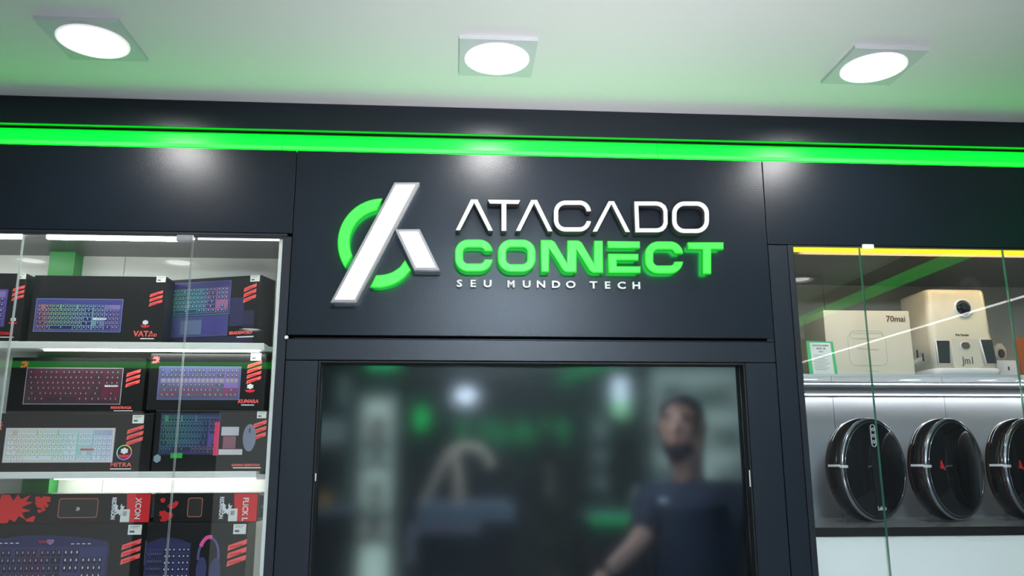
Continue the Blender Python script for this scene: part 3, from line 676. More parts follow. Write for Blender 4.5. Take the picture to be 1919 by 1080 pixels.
# --- white product box
ZR = 1.861
wb = empty('product_box', (1.131, .115, ZR), 0.0, label='plain white square product box left of the pet feeder', cat='box')
M_wbox = mat('white satin card', (.72, .66, .55), .35, noise=.03)
bm = bmesh.new(); addbox(bm, 0, .274, 0, .15, 0, .206, 0, .001); finish('carton', bm, M_wbox, wb)
M_gline = mat('grey line print', (.45, .42, .36), .5)
def line_path(name, pts, wd, parent, m, y=-.0007):
    a = []; b = []
    for i, p in enumerate(pts):
        t = Vector(pts[min(i+1, len(pts)-1)])-Vector(pts[max(i-1, 0)]); t.normalize(); n = Vector((-t.y, t.x))*wd/2
        a.append((p[0]+n.x, p[1]+n.y)); b.append((p[0]-n.x, p[1]-n.y))
    return outline(name, [a+b[::-1]], y, -.0001, [m, m], parent)
r1 = rrect(.070, .035, .190, .135, .02, 4); line_path('line_drawing', r1+[r1[0]], .0010, wb, M_gline)
r1 = rrect(.078, .118, .182, .142, .011, 4); line_path('line_drawing', r1+[r1[0]], .0010, wb, M_gline)
line_path('line_drawing', [(.098, .088), (.165, .083)], .0016, wb, M_gline); line_path('line_drawing', [(.118, .018), (.160, .017)], .0012, wb, M_gline)
text('brand_print', '70mai', .026, mat('brown ink', (.10, .05, .03), .4), wb, (.198, -.0010, .172), sx=1.0, bold=.0002)
# --- price card
pc = empty('price_card', (1.050, .062, ZR), 0.05, label='small price card with green border standing before the white box', cat='card')
outline('card_border', [[(-.002, .001), (.087, .001), (.080, .100), (-.004, .101)]], 0, .0012, [mat('mint border', (.10, .55, .22), .4)]*2, pc)
outline('card_sheet', [[(.010, .001), (.077, .001), (.071, .096), (.006, .096)]], -.0006, 0, [mat('card white', (.78, .80, .76), .45)]*2, pc)
for k, (s, sz) in enumerate((('ROTATIVE ROBOT', .0075), ('SMART AIR', .0075), ('4 IN 1', .0075))):
    text('heading_print', s, sz, M_ink, pc, (.040, -.0008, .085-k*.009), align='CENTER', sx=.8)
vmesh('small_print', [(.014+(k % 2)*.003, .058-k*.0048, .066-(k*7 % 5)*.004, .0595-k*.0048, -.0008, (.35, .35, .35)) for k in range(10)], pc)
# --- pet feeder
pf = empty('pet_feeder', (1.566, .10, ZR), 0.0, label='cream white pet feeder with round black lens and two dark windows', cat='appliance')
M_pf = mat('cream gloss plastic', (.74, .68, .58), .22, noise=.02, coat=.3); M_pft = mat('white gloss plastic', (.80, .80, .84), .2)
M_win = mat('smoked window', (.05, .065, .065), .12)
def loft(bm, secs, n=8):
    """stack of rounded rectangles (z, x0, x1, y0, y1, r)"""
    rings = []
    for z, x0, x1, y0, y1, r in secs: rings.append([bm.verts.new((x, y, z)) for x, y in rrect(x0, y0, x1, y1, r, n)])
    for a, b in zip(rings, rings[1:]):
        for i in range(len(a)):
            j = (i+1) % len(a); f = bm.faces.new((a[i], a[j], b[j], b[i])); f.smooth = True
    bm.faces.new(rings[0][::-1]); bm.faces.new(rings[-1]); bmesh.ops.recalc_face_normals(bm, faces=bm.faces)
bm = bmesh.new(); loft(bm, [(.024, -.102, .104, .004, .19, .02), (.12, -.100, .101, .008, .19, .02), (.145, -.098, .099, .010, .19, .022), (.150, -.098, .102, .012, .19, .022), (.268, -.094, .100, .016, .19, .022), (.276, -.092, .098, .020, .188, .022), (.279, -.086, .092, .028, .18, .02)])
finish('body', bm, M_pf, pf)
bm = bmesh.new(); loft(bm, [(0.0, -.100, .100, .006, .19, .02), (.004, -.106, .108, -.002, .19, .022), (.022, -.106, .110, -.006, .19, .022), (.027, -.102, .106, .0, .19, .022)]); finish('tray', bm, M_pft, pf)
outline('window', [[(-.091, .040), (-.053, .040), (-.047, .113), (-.092, .113)]], .001, .009, [M_win, M_pft, M_pft], pf, bev=.0015)
outline('window', [[(.062, .040), (.097, .040), (.090, .117), (.050, .117)]], .001, .009, [M_win, M_pft, M_pft], pf, bev=.0015)
outline('front_plate', [[(-.044, .030), (-.030, .025), (.038, .025), (.054, .033), (.042, .120), (-.040, .120)]], .003, .010, [M_pf, M_pf], pf, bev=.0008)
outline('sensor_button', [[(x, z) for x, z in rrect(-.014, .085, .016, .108, .011, 6)]], .000, .006, [mat('grey sensor', (.12, .12, .11), .3), M_pft, M_pft], pf, bev=.001)
lens_h = (.004, .014, .217)
bm = bmesh.new(); lathe(bm, [(.0215, .001), (.0235, .004), (.0290, .006), (.0300, -.004), (.027, -.010)], 36, M=Matrix.Translation((.016, .014, .217)) @ Matrix.Rotation(math.pi/2, 4, 'X')); bmesh.ops.recalc_face_normals(bm, faces=bm.faces)
lr = finish('lens_ring', bm, M_pft, pf, True)
bm = bmesh.new(); lathe(bm, [(.0225, .001), (.0215, .005), (.014, .0075), (0, .0085)], 36, M=Matrix.Translation((.016, .012, .217)) @ Matrix.Rotation(math.pi/2, 4, 'X')); bmesh.ops.recalc_face_normals(bm, faces=bm.faces)
finish('lens', bm, mat('black lens', (.004, .005, .012), .06), lr, True)
text('letter_print', 'Jm1', .032, M_ink, pf, (-.014, .0022, .040), sx=.8); text('small_print', 'Pet Feeder', .009, M_ink, pf, (-.026, .0022, .127), sx=1.1, bold=.0003)
for zz in (.075, .09): box('side_catch', -.103, -.0995, .06+(zz-.075)*2, .066+(zz-.075)*2, zz-.02, zz+.005, M_ink, pf)
# --- small goods at the right of the feeder
sp = empty('smart_plug', (1.748, .20, ZR+.062), 0, label='small white plug on top of the white carton beside the feeder', cat='plug')
bm = bmesh.new(); oc = [(.022*math.cos(a), .030*math.sin(a)) for a in [math.pi/8+math.pi*k/4 for k in range(8)]]
outline('plug_body', [[(x, z+.030) for x, z in oc]], 0, .02, [mat('grey white plastic', (.50, .48, .44), .4)]*3, sp, bev=.003)
outline('plug_face', [[(x*.5, z*.5+.024) for x, z in oc]], -.004, 0, [M_ink, M_ink], sp)
def small_box(x, y, wd, ht, dp, m, name, label):
    r = empty(name, (x, y, ZR), 0, label=label, cat='box'); box('carton', 0, wd, 0, dp, 0, ht, m, r, bev=.002); return r
s1 = small_box(1.715, .18, .075, .062, .07, M_pft, 'small_carton', 'small white carton under the plug, right of the feeder'); box('slot', .035, .040, -.001, 0, .030, .042, M_ink, s1)
s2 = small_box(1.800, .12, .10, .135, .08, mat('orange card', (.55, .17, .06), .4, noise=.1), 'orange_carton', 'orange carton cut by the right edge beside the white carton')
box('print_band', .0, .10, -.001, 0, .05, .075, M_pft, s2)

# --- robot vacuums
ZV = 1.4268
M_vtop = mat('piano black', (.008, .009, .010), .05, coat=.5); M_vside = mat('smoked brown bumper', (.045, .022, .018), .12, coat=.5)
M_vrim = mat('dark chrome rim', (.55, .58, .68), .15, metal=.9); M_acr = glass_mat('acrylic', (.9, .93, .95), .06)
def vacuum(x, y, first, label):
    r = empty('robot_vacuum', (x, y, ZV), math.radians(27), label=label, cat='robot vacuum', group='upright robot vacuums in the right cabinet')
    R = .157; M = Matrix.Translation((0, 0, R+.002)) @ Matrix.Rotation(math.pi/2, 4, 'X')   # lathe axis +z -> -y (front)
    def part(nm, prof, m, parent=r):
        bm = bmesh.new(); lathe(bm, prof, 72, M=M); bmesh.ops.recalc_face_normals(bm, faces=bm.faces); return finish(nm, bm, m, parent)
    part('body', [(0, -.074), (.140, -.074), (.150, -.070), (.1535, -.060), (.1535, -.020), (.150, -.012), (0, -.012)], M_vside)
    part('bumper', [(.1537, -.055), (.157, -.050), (.157, -.026), (.1537, -.022), (.1537, -.055)], mat('black bumper', (.012, .010, .012), .15))
    part('rim_ring', [(.1505, -.013), (.1555, -.013), (.1565, -.008), (.1545, -.003), (.1500, -.0015), (.1505, -.013)], M_vrim)
    part('top_plate', [(.1498, -.012), (.1498, -.003), (.146, -.0012), (0, -.001)], M_vtop)
    part('inner_ring', [(.1435, -.0012), (.1435, -.0004), (.1450, -.0004), (.1450, -.0012)], M_vrim)
    bm = bmesh.new(); addbox(bm, -.1600, -.146, .012, .052, .166, .173, 0, .001); addbox(bm, -.158, -.135, -.0015, .012, .163, .171, 0, .001)
    finish('white_tab', bm, mat('white tab', (.85, .85, .85), .4), r)
    if first:
        t = outline('touch_panel', [[(a, b) for a, b in rrect(-.0115, .226, .0115, .296, .0112, 6)], [(a, b) for a, b in rrect(-.0098, .2277, .0098, .2943, .0096, 6)]], -.0012, .001, [M_wprint]*2, r)
        for zz in (.242, .261, .280):
            outline('button_icon', [[(.0055*math.cos(a), zz+.0055*math.sin(a)) for a in [2*math.pi*k/12 for k in range(12)]], [(.0038*math.cos(a), zz+.0038*math.sin(a)) for a in [2*math.pi*k/12 for k in range(12)]]], -.0012, .001, [M_wprint]*2, t)
        box('centre_band', -.016, .016, -.0003, .0008, .012, .222, mat('satin black band', (.02, .023, .026), .22), r)
        text('brand_print', 'Lekito', .018, M_wprint, r, (-.012, -.0010, .036), sx=.9, bold=.0002)
    else:
        outline('red_mark', [[(-.090, .160), (-.082, .185), (-.072, .168), (-.062, .155), (-.078, .160)]], -.0012, .001, [M_red]*2, r)
    # clear acrylic stand behind and beneath
    st = box('acrylic_rest', -.06, .06, .078, .082, -.0015, .22, M_acr, r)
    box('acrylic_foot', -.06, .06, .078, .12, -.0015, .002, M_acr, st)
    return r
vacuum(1.300, .205, True, 'leftmost upright black robot vacuum with button strip on its face')
vacuum(1.567, .215, False, 'middle upright black robot vacuum with a small red mark')
vacuum(1.820, .215, False, 'rightmost upright black robot vacuum, cut by the frame edge')

# ================================================================== SHOP INTERIOR (seen through the frosted pane)
ZI = 2.16
M_iwall = mat('shop wall dark teal', (0.007, 0.022, 0.034), .5, noise=.1)
M_ipale = mat('shop wall pale', (0.42, 0.46, 0.42), .5, noise=.05)
box('floor', -1.3, 2.1, .04, 3.0, -.05, 0, mat('shop floor', (.25, .25, .24), .3), kind='structure')
M_ic = mat('shop ceiling', (.17, .23, .21), .6)
sc = box('ceiling', -1.3, 2.1, .50, 3.0, ZI, ZI+.03, M_ic, kind='structure'); box('soffit', -.47, .975, .065, .4995, ZI, ZI+.03, M_ic, sc)
box('wall_back', -1.3, 2.1, 3.0, 3.05, 0, ZI+.03, M_iwall, kind='structure')
box('wall_left', -1.33, -1.3, .30, 3.0, 0, ZI+.03, M_iwall, kind='structure')
box('wall_right', 2.1, 2.13, .50, 3.0, 0, ZI+.03, M_ipale, kind='structure')
M_dk = mat('dark counter', (.006, .009, .020), .6, spec=.2); M_gtop = mat('grey counter top', (.20, .21, .26), .5)
M_sl = mat('dim green letters', (.02, .4, .1), .4, em=(.02, .9, .25), es=.5); M_sg = mat('soft green lit', (.02, .4, .1), .4, em=(.02, .9, .25), es=.36); M_pale = mat('pale goods', (.62, .62, .55), .5)
def at(px, py, Y): return P(px, py, Y)
def rectbox(name, px0, py0, px1, py1, Y, dp, m, parent=None, off=None, **k):
    a = at(px0, py0, Y); b = at(px1, py1, Y); ox, oy, oz = off if off else (0, 0, 0)
    return box(name, min(a.x, b.x)-ox, max(a.x, b.x)-ox, Y-oy, Y+dp-oy, min(a.z, b.z)-oz, max(a.z, b.z)-oz, m, parent, bev=.002, **k)
def counter(px0, px1, pytop, Y, dp, label, top, body, lip=None, th=.05):
    a = at(px0, pytop, Y); b = at(px1, pytop, Y); z = (a.z+b.z)/2
    r = empty('service_counter', ((a.x+b.x)/2, Y, 0), label=label, cat='counter'); hw = (b.x-a.x)/2
    box('body', -hw+.01, hw-.01, .01, dp, 0, z-th, body, r, bev=.003); box('counter_top', -hw, hw, 0, dp+.01, z-th, z, top, r, bev=.003)
    if lip: box('lit_edge', -hw, hw, -.006, 0, z-th, z-.005, lip, r)
    return r, z
c1, z1 = counter(500, 662, 952, 1.3, .4, 'dark counter at the left behind the frosted door, grey top', M_gtop, M_dk, th=.03)
c2, z2 = counter(782, 966, 948, 1.1, .45, 'dark counter in the middle of the shop, grey top', M_gtop, M_dk, th=.065)
c3, z3 = counter(1105, 1225, 966, 1.5, .35, 'dark round counter at the right, green lit edge', M_gtop, M_dk, lip=M_sg, th=.03)
a = at(800, 985, 1.095)
box('pink_trim', at(790, 0, 1.1).x-c2.location.x, at(905, 0, 1.1).x-c2.location.x, -.008, 0, z2-.105, z2-.066, mat('pinkish trim', (.30, .22, .26), .4), c2)
box('pink_trim', at(786, 0, 1.1).x-c2.location.x, at(802, 0, 1.1).x-c2.location.x, -.009, 0, z2-.22, z2-.067, mat('pinkish trim', (.30, .22, .26), .4), c2)
# solid brown arch put in for an unidentified blurred shape
st = empty('arched_shape', (at(850, 945, 1.2).x, 1.25, z2), label='brown arched shape on top of the middle counter, blurred by the pane', cat='stand')
M_brn = mat('dull brown', (.60, .42, .32), .6, noise=.15)
def w2l(px, py, Y=1.25): p = at(px, py, Y); return (p.x-st.location.x, 0, p.z-st.location.z)
bm = bmesh.new(); pts = [w2l(790, 948), w2l(808, 915), w2l(826, 880), w2l(845, 850), w2l(875, 838), w2l(900, 845), w2l(915, 862), w2l(920, 878)]
tube(bm, smooth_path(pts), .020, 10); finish('arch', bm, M_brn, st)
bm = bmesh.new(); bmv = [w2l(850, 852), w2l(858, 900), w2l(860, 948)]; tube(bm, smooth_path(bmv), .026, 10); finish('post', bm, M_brn, st)
# tall pale shelf tower with boxes
tw = at(708, 735, 1.9); tb = empty('shelf_tower', (tw.x, 1.9, 0), label='tall narrow white shelf tower brightened by a glowing back, left of the middle counter', cat='shelf')
hw = (at(738, 800, 1.9).x-at(684, 800, 1.9).x)/2
M_twb = mat('shelf back with added glow', (.75, .78, .68), .5, em=(.85, .95, .78), es=.5)  # glow put into the back board to brighten the tower
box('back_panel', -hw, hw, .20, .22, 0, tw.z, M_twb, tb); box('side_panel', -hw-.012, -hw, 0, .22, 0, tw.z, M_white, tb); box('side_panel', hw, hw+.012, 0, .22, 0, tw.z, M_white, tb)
zs = [at(708, y, 1.9).z for y in (735, 828, 870, 963, 1010)]
for z in zs: box('shelf', -hw, hw, 0, .2, z-.03, z, mat('shelf board grey', (.25, .24, .24), .5), tb)
for k, (z, h, cc) in enumerate(((zs[1], .13, (.5, .33, .26)), (zs[2], .075, (.62, .62, .5)), (zs[3], .16, (.66, .62, .50)), (zs[4], .08, (.6, .3, .25)))):
    o = box('shelf_goods_box', tw.x-hw*.6, tw.x+hw*.5, 1.965, 2.06, z+.0005, z+h, mat('goods %d' % k, cc, .5), bev=.003, label='blurred pale box on the white tower, shelf %s from the top' % ('second', 'third', 'fourth', 'fifth')[k], cat='box', group='boxes on the white tower')
# hanging lamp, green capsule lamp, tall lamp
def globe(name, px, py, Y, rx, rz, m, label, cord=True, cat='lamp'):
    c = at(px, py, Y); r = empty(name, c, label=label, cat=cat)
    bm = bmesh.new(); lathe(bm, [(0, -rz)]+[(rx*math.sin(math.pi*k/12), -rz*math.cos(math.pi*k/12)) for k in range(1, 12)]+[(0, rz)], 24)
    bmesh.ops.recalc_face_normals(bm, faces=bm.faces); finish('shade', bm, m, r, True)
    if cord:
        bm = bmesh.new(); cyl(bm, (0, 0, rz), (0, 0, 1), .004, .004, ZI-c.z-rz, 8); finish('cord', bm, M_black, r)
    return r
globe('pendant_lamp', 873, 742, 2.2, .055, .036, mat('lamp white', (1, 1, 1), .4, em=(.95, .93, 1), es=2.2), 'white glowing pendant lamp above the middle counter')
globe('pendant_lamp', 790, 784, 2.2, .028, .068, mat('lamp green', (0, .4, .1), .4, em=(.0, .9, .16), es=.75), 'upright green glowing pendant lamp left of the white one')
a = at(1161, 708, 2.0); b = at(1161, 780, 2.0); tl = empty('lantern', (a.x, 2.0, b.z), label='tall white and green lit lantern hanging at the right of the shop', cat='lamp')
box('white_shade', -.035, .035, -.03, .03, (a.z-b.z)*.4, a.z-b.z, mat('lamp white 2', (1, 1, 1), .4, em=(.92, .9, 1), es=1.1), tl, bev=.01, seg=2)
box('green_shade', -.035, .035, -.03, .03, 0, (a.z-b.z)*.4, mat('lamp pale green', (.5, 1, .5), .4, em=(.5, 1, .5), es=.65), tl, bev=.01, seg=2)
bm = bmesh.new(); cyl(bm, (0, 0, a.z-b.z), (0, 0, 1), .004, .004, ZI-a.z, 8); finish('cord', bm, M_black, tl)
# green zigzag lettering on the back wall and ceiling strips
sgn = empty('wall_sign', (at(950, 800, 2.98).x, 2.985, at(950, 830, 2.98).z), label='dim green sign letters on the dark back wall', cat='sign')
for ch, px in (('Y', 868), ('N', 925), ('A', 980), ('M', 1040)):
    text('letter', ch, .21, [M_sl], sgn, (at(px, 800, 2.98).x-sgn.location.x, 0, 0), extrude=.01, bold=-.002, align='CENTER')
M_gs = mat('green ceiling strip', (.02, .5, .15), .4, em=(.01, .9, .25), es=.42)
a = at(1185, 690, 1.6); b = at(1052, 742, 2.9)
ls = empty('ceiling_strip', (a.x, 1.6, ZI), label='green lit strip running back along the shop ceiling', cat='light')
bm = bmesh.new(); tube(bm, [(0, 0, -.02), (b.x-a.x, 1.3, -.02)], .018, 6); finish('diffuser', bm, M_gs, ls)
a = at(717, 692, 1.7); box('green_box_sign', a.x-.07, a.x+.07, 1.7, 1.76, ZI-.09, ZI-.001, M_gs, label='green glowing box on the ceiling above the white tower', cat='sign')
# left wall unit: dark screens, white box, orange item
lu = empty('wall_unit', (at(612, 800, 1.75).x, 1.78, 0), label='dark and white wall unit at the left edge of the doorway', cat='shelf')
lo = (lu.location.x, lu.location.y, 0)
rectbox('back_panel', 540, 700, 655, 960, 1.95, .03, mat('unit green grey', (.10, .17, .15), .5), lu, lo)
rectbox('dark_panel', 545, 702, 624, 780, 1.80, .14, mat('unit dark', (.012, .015, .028), .3), lu, lo)
rectbox('white_panel', 545, 787, 640, 832, 1.79, .15, M_pale, lu, lo); rectbox('dark_panel', 545, 842, 638, 910, 1.80, .14, mat('unit dark', (.012, .015, .028), .3), lu, lo)
rectbox('white_panel', 634, 700, 650, 755, 1.86, .08, M_pale, lu, lo)
a = at(604, 950, 1.40); oj = empty('orange_jar', (a.x, 1.42, z1), label='small orange jar on the left counter behind the pane', cat='jar')
bm = bmesh.new(); lathe(bm, [(0, 0), (.026, 0), (.030, .01), (.030, .045), (.022, .055)], 20); lathe(bm, [(.022, .055), (.024, .056), (.024, .068), (0, .069)], 20, 1); bmesh.ops.recalc_face_normals(bm, faces=bm.faces)
finish('jar_body', bm, [mat('orange plastic', (.75, .33, .06), .4), M_ink], oj, True)
# right wall shelves behind the person
ru = empty('wall_shelf', (at(1340, 800, 2.3).x, 2.32, 0), label='pale wall shelving filled with goods behind the person', cat='shelf')
ro = (ru.location.x, ru.location.y, 0)
rectbox('back_panel', 1222, 690, 1410, 1070, 2.55, .02, mat('shelf pale glowing back', (.50, .54, .48), .5, em=(.8, .9, .8), es=.36), ru, ro)  # emission added to the back board so the shelving looks brightly lit
for y in (760, 840, 905): rectbox('shelf', 1222, y, 1412, y+5, 2.33, .22, M_white, ru, ro)
cols = [(.10, .13, .16), (.75, .77, .72), (.16, .38, .26), (.62, .62, .52), (.80, .80, .78), (.35, .38, .36), (.7, .7, .55)]
rnd = random.Random(3)
rows = [(758, (1250, 1282, 1318, 1350), 40), (838, (1226, 1262, 1332, 1362), 48), (903, (1230, 1262, 1345, 1378), 38)]
nm_row = ('top', 'middle', 'lower'); k = 0
for ri, (yb, xs, h) in enumerate(rows):
    for ci, x in enumerate(xs):
        h2 = h-rnd.randint(0, 12)
        o = rectbox('shelf_goods_box', x, yb-h2, x+24, yb, 2.36, .12, mat('shelf goods %d' % (k % 7), cols[k % 7], .5), label='blurred box on the %s wall shelf behind the person, %s from the left' % (nm_row[ri], ('first', 'second', 'third', 'fourth')[ci]), cat='box', group='goods on the wall shelves'); k += 1
# middle right display column of small pale goods, dark panel, plant
mu = empty('display_rack', (at(1125, 900, 2.0).x, 2.03, 0), label='slim rack of pale goods between the two right counters', cat='shelf')
mo_ = (mu.location.x, mu.location.y, 0)
rectbox('back_panel', 1100, 770, 1150, 1075, 2.15, .02, mat('rack back', (.10, .17, .16), .5), mu, mo_)
for n_, (y0, y1) in enumerate(((792, 822), (845, 868), (893, 918))):
    rectbox('shelf', 1102, y1, 1148, y1+3, 2.05, .10, M_frame, mu, mo_)
    rectbox('shelf_goods_box', 1114, y0, 1137, y1, 2.07, .06, M_pale, label='pale goods on the slim rack, %s row' % ('top', 'middle', 'bottom')[n_], cat='box', group='goods on the slim rack')
rectbox('dark_panel', 1153, 785, 1195, 1330, 2.3, .04, mat('unit dark', (.012, .015, .028), .3), label='dark upright panel right of the slim rack', cat='panel')
a = at(1200, 960, 1.58); wbx = rectbox('goods_bottle', 1190, 914, 1212, 966, 1.56, .06, mat('beige card', (.45, .43, .36), .5), label='pale upright carton on the green edged counter', cat='box')
# a leafy plant between the counters
pt = empty('potted_plant', (at(1030, 1000, 1.9).x, 1.9, 0), label='dark leafy plant standing between the counters', cat='plant')
bm = bmesh.new(); lathe(bm, [(0, 0), (.10, 0), (.14, .30), (.13, .30), (.12, .27), (0, .27)], 24); bmesh.ops.recalc_face_normals(bm, faces=bm.faces); finish('pot', bm, M_gtop, pt, True)
zt = at(1030, 820, 1.9).z; bm = bmesh.new()
tube(bm, [(0, 0, .25), (.01, 0, zt*.6), (0, 0, zt-.05)], .012, 6); finish('stem', bm, M_brn, pt)
rnd = random.Random(5)
M_leaf = mat('leaf dark green', (.012, .05, .035), .45)
lbm = bmesh.new()
for s in ((0, 0), (.012, .35), (.02, .7), (0, 1)): pass
prof = [(0, 0), (.018, .05), (.022, .11), (.012, .17), (0, .20)]
vl = [lbm.verts.new((x, .0, z)) for x, z in prof]+[lbm.verts.new((-x, .0, z)) for x, z in prof[1:-1][::-1]]
lbm.faces.new(vl); bmesh.ops.solidify(lbm, geom=lbm.faces[:], thickness=.002)
lme = bpy.data.meshes.new('leaf'); lbm.to_mesh(lme); lbm.free(); lme.materials.append(M_leaf)
for k in range(60):
    o = bpy.data.objects.new('leaf', lme); COL.objects.link(o); o.parent = pt
    o.location = (rnd.uniform(-.03, .03), rnd.uniform(-.03, .03), rnd.uniform(.9, zt-.08)); o.rotation_euler = (rnd.uniform(.3, 1.6), 0, rnd.uniform(0, 6.28))

# ================================================================== PERSON
M_skin = mat('skin', (.34, .19, .15), .5, noise=.06, nscale=12); M_shirt = mat('navy cotton', (.007, .013, .034), .8, noise=.1, bump=.15, bscale=300)
M_hair = mat('black hair', (.018, .018, .030), .6, bump=.4, bscale=200); M_jean = mat('dark trousers', (.010, .012, .018), .8)
M_shoe = mat('dark shoe', (.02, .02, .02), .5)
YP = 0.67
pr = empty('person', (P(1300, 900, YP).x, YP, 0), math.radians(0), label='bearded person in dark navy t-shirt standing behind the frosted door', cat='person')
def skinned(name, verts, edges, radii, m, root=0, sub=2, parent=pr):
    me = bpy.data.meshes.new(name); me.from_pydata(verts, edges, [])
    o = bpy.data.objects.new(name, me); COL.objects.link(o)
    md = o.modifiers.new('skin', 'SKIN'); md.use_smooth_shade = True
    sv = me.skin_vertices[0].data
    for i, r in enumerate(radii):
        sv[i].radius = r if isinstance(r, tuple) else (r, r); sv[i].use_root = (i == root)
    s = o.modifiers.new('sub', 'SUBSURF'); s.levels = sub; s.render_levels = sub
    dg = bpy.context.evaluated_depsgraph_get(); dg.update()
    nm = bpy.data.meshes.new_from_object(o.evaluated_get(dg)); bpy.data.objects.remove(o)
    nm.name = name; nm.materials.clear()
    for p in nm.polygons: p.use_smooth = True
    return link(name, nm, m, parent)
def W(px, py, dy=0.0):
    p = P(px, py, YP+dy); return (p.x-pr.location.x, dy, p.z)
# joints; the body is turned about 25 degrees to the left of the picture
hip = (0.01, 0, .98); 
sh_r = W(1222, 940, .06); sh_l = W(1372, 936, -.05); el_r = W(1203, 1012, -.03); wr_r = W(1138, 1072, -.17)
el_l = W(1396, 1060, -.03); wr_l = (el_l[0]+.02, el_l[1]-.06, el_l[2]-.25)
nk = W(1294, 896, .0); ch = W(1294, 960, .0); wa = (0.0, 0, 1.16)
V = [hip, wa, (0, 0, 1.32), ch, (nk[0], .01, nk[2]-.03), (nk[0]-.004, 0, nk[2]+.03), sh_r, el_r, wr_r, sh_l, el_l, wr_l,
     (-.10, 0, .92), (-.11, -.02, .50), (-.11, .02, .09), (.12, 0, .92), (.13, -.02, .50), (.13, .02, .09), (-.13, -.13, .045), (.15, -.13, .045)]
E_ = [(0, 1), (1, 2), (2, 3), (3, 4), (4, 5), (3, 6), (6, 7), (7, 8), (3, 9), (9, 10), (10, 11), (0, 12), (12, 13), (13, 14), (0, 15), (15, 16), (16, 17), (14, 18), (17, 19)]
hd = W(1279, 812, -.015); 
V += [(nk[0]-.012, -.005, nk[2]+.075), (hd[0]+.012, .012, hd[2]+.03), (hd[0]-.012, -.035, hd[2]-.055), (hd[0]+.01, .01, hd[2]+.075)]
E_ += [(5, 20), (20, 21), (20, 22), (21, 23)]
R_ = [(.14, .10), (.13, .095), (.135, .10), (.12, .085), .058, .057, .058, .040, .027, .058, .040, .027, .085, .058, .042, .085, .058, .042, .035, .035, .058, (.078, .095), (.050, .055), (.066, .080)]
body = skinned('body', V, E_, R_, M_skin)
# hands: palm with four fingers and a thumb each
def hand(wr, dirv, side):
    d = Vector(dirv).normalized(); sdv = Vector(side).normalized(); nrm = d.cross(sdv)
    b = Vector(wr); verts = [tuple(b)]; ed = []; rad = [.024]
    pm = b+d*.05; verts.append(tuple(pm)); ed.append((0, 1)); rad.append((.032, .016))
    for k, (off, ln) in enumerate(((-.027, .068), (-.009, .078), (.009, .073), (.026, .056))):
        kn = b+d*.088+sdv*off; i = len(verts)
        verts += [tuple(kn), tuple(kn+d*ln*.45+nrm*.010), tuple(kn+d*ln*.78+nrm*.026), tuple(kn+d*ln*.95+nrm*.042)]
        ed += [(1, i), (i, i+1), (i+1, i+2), (i+2, i+3)]; rad += [.0100, .0088, .0080, .0068]
    i = len(verts); t0 = b+d*.030-sdv*.028
    verts += [tuple(t0), tuple(t0+d*.030-sdv*.024+nrm*.010), tuple(t0+d*.055-sdv*.030+nrm*.018)]
    ed += [(0, i), (i, i+1), (i+1, i+2)]; rad += [.014, .0105, .0085]
    return verts, ed, rad
for wr, el, sd in ((wr_r, el_r, (.3, .9, .3)), (wr_l, el_l, (0, 1, 0))):
    dv = Vector(wr)-Vector(el)
    v, e, r = hand(wr, dv, sd); skinned('hand', v, e, r, M_skin, root=0, sub=1)
# clothing
skinned('t_shirt', [(0.0, 0, .95), (0, 0, 1.12), (0, 0, 1.30), ch, (nk[0], .01, nk[2]-.045), sh_r, tuple(Vector(sh_r).lerp(Vector(el_r), .55)), tuple(Vector(sh_r).lerp(Vector(el_r), .92)), sh_l, tuple(Vector(sh_l).lerp(Vector(el_l), .4)), tuple(Vector(sh_l).lerp(Vector(el_l), .72))],
        [(0, 1), (1, 2), (2, 3), (3, 4), (3, 5), (5, 6), (6, 7), (3, 8), (8, 9), (9, 10)], [(.175, .130), (.175, .130), (.185, .135), (.185, .135), .082, .090, .068, .062, .090, .074, .066], M_shirt, root=2)
skinned('trousers', [(0.0, 0, .99), (-.10, 0, .90), (-.115, -.02, .50), (-.115, .02, .12), (.12, 0, .90), (.135, -.02, .50), (.135, .02, .12)], [(0, 1), (1, 2), (2, 3), (0, 4), (4, 5), (5, 6)], [(.165, .12), .10, .075, .065, .10, .075, .065], M_jean)
for sx_ in (-.115, .135):
    bm = bmesh.new(); loft(bm, [(0.0, sx_-.048, sx_+.048, -.20, .08, .045), (.05, sx_-.046, sx_+.046, -.19, .08, .045), (.075, sx_-.04, sx_+.04, -.10, .075, .038), (.10, sx_-.04, sx_+.04, -.05, .07, .035)], 5)
    finish('shoe', bm, M_shoe, pr)
lp = W(1243, 938, -.115); outline('chest_logo', [[(lp[0]+.018*math.cos(a), lp[2]+.011*math.sin(a)) for a in [2*math.pi*k/12 for k in range(12)]]], lp[1]-.006, lp[1]+.012, [mat('grey logo', (.35, .36, .40), .6)]*2, pr)
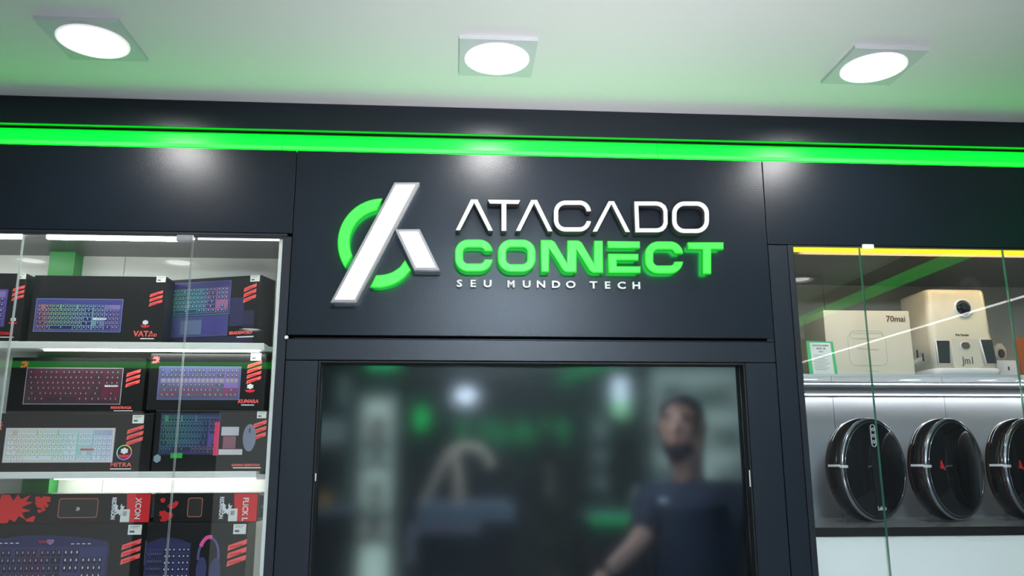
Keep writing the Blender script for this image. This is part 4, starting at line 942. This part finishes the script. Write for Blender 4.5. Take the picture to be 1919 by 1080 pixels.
# head details: hair cap, beard, ears, eyes, nose, mouth (facing left and a little to the camera)
def ell(name, c, r, m, rz=0, n=20, cut=None, parent=pr):
    bm = bmesh.new(); bmesh.ops.create_uvsphere(bm, u_segments=n, v_segments=n//2+2, radius=1)
    Mx = Matrix.Translation(c) @ Matrix.Rotation(rz, 4, 'Z') @ Matrix.Diagonal((*r, 1))
    if cut: bmesh.ops.delete(bm, geom=[v for v in bm.verts if cut(v.co)], context='VERTS')
    for v in bm.verts: v.co = Mx @ v.co
    return finish(name, bm, m, parent, True)
FA = math.radians(-28)            # facing direction: -y turned towards -x
hc = Vector((hd[0]+.004, .0, hd[2]+.025))
fw = Vector((math.sin(FA), -math.cos(FA), 0)); sd = Vector((math.cos(FA), math.sin(FA), 0))
ell('face', hc+fw*.020+Vector((0, 0, -.012)), (.072, .086, .108), M_skin, FA)
ell('hair', hc+Vector((0, 0, .020))+fw*.002, (.083, .096, .107), M_hair, FA, 28, cut=lambda v: v.z < (.42 if v.y < -.4 else max(.42-(v.y+.4)*1.5, -.55)))
ell('beard', hc+fw*.022+Vector((0, 0, -.070)), (.068, .080, .066), M_hair, FA, 24, cut=lambda v: v.z > (.05 if v.y < -.75 else .05+(v.y+.75)*.9) or v.y > .3)
ell('nose', hc+fw*.108+Vector((0, 0, -.010)), (.013, .018, .024), M_skin, FA, 12)
ell('mouth', hc+fw*.101+Vector((0, 0, -.056)), (.024, .008, .007), mat('lips', (.30, .12, .11), .5), FA, 12)
for s in (-1, 1):
    ell('eye', hc+fw*.092+sd*(.030*s)+Vector((0, 0, .018)), (.012, .010, .007), mat('eye', (.05, .04, .04), .2), FA, 12)
    ell('eyebrow', hc+fw*.098+sd*(.030*s)+Vector((0, 0, .036)), (.019, .007, .005), M_hair, FA, 12)
    ell('ear', hc+sd*(.078*s)+fw*.005+Vector((0, 0, -.002)), (.010, .018, .030), M_skin, FA, 12)

# ================================================================== HALL BEHIND THE PHOTOGRAPHER (seen in the glass)
M_hw = mat('hall dark wall', (.035, .037, .042), .4)
wo = box('wall_opposite', -4.5, 2.3, -5.65, -5.6, 0, ZC, M_hw, kind='structure')
ws = box('wall_side', 2.3, 2.35, -5.6, .5, 0, ZC, M_hw, kind='structure')
M_gh = mat('hall green strip', (0, .3, .03), .3, em=(0, 1, .05), es=1.3)
box('led_strip', 2.285, 2.299, -5.5, -.08, 2.505, 2.565, M_gh, label='green lit strip on the side wall, seen mirrored in right cabinet glass', cat='light')
box('led_strip', -4.4, 2.2, -5.599, -5.585, 2.505, 2.565, M_gh, label='green lit strip on the opposite shop front, seen mirrored', cat='light')
box('led_tube', 2.293, 2.299, -3.6, -.25, 2.262, 2.269, mat('hall led', (1, 1, 1), .4, em=(1, 1, .95), es=8.0), label='thin white tube light on the side wall, seen mirrored', cat='light')
M_hs = mat('hall lit shop window', (.6, .6, .6), .4, em=(1, .97, .9), es=.30)
for n_, (x0, x1) in enumerate(((-4.2, -2.9), (-2.2, -.9), (.2, 1.6))):
    box('shop_window', x0, x1, -5.599, -5.57, .5, 2.1, M_hs, label='lit window of the shop opposite, %s' % ('left', 'middle', 'right')[n_], cat='window')
M_hl = mat('hall sign grey', (.30, .30, .31), .4, em=(1, 1, 1), es=.12)
hsn = empty('wall_sign', (2.294, -1.05, 2.28), label='pale letters on the side wall, seen mirrored in the right glass', cat='sign')
for ch, yy in (('C', 0), ('O', -.19)):
    text('letter', ch, .20, [M_hl], hsn, (0, yy, 0), extrude=.006, bold=.004, yaw=-math.pi/2)
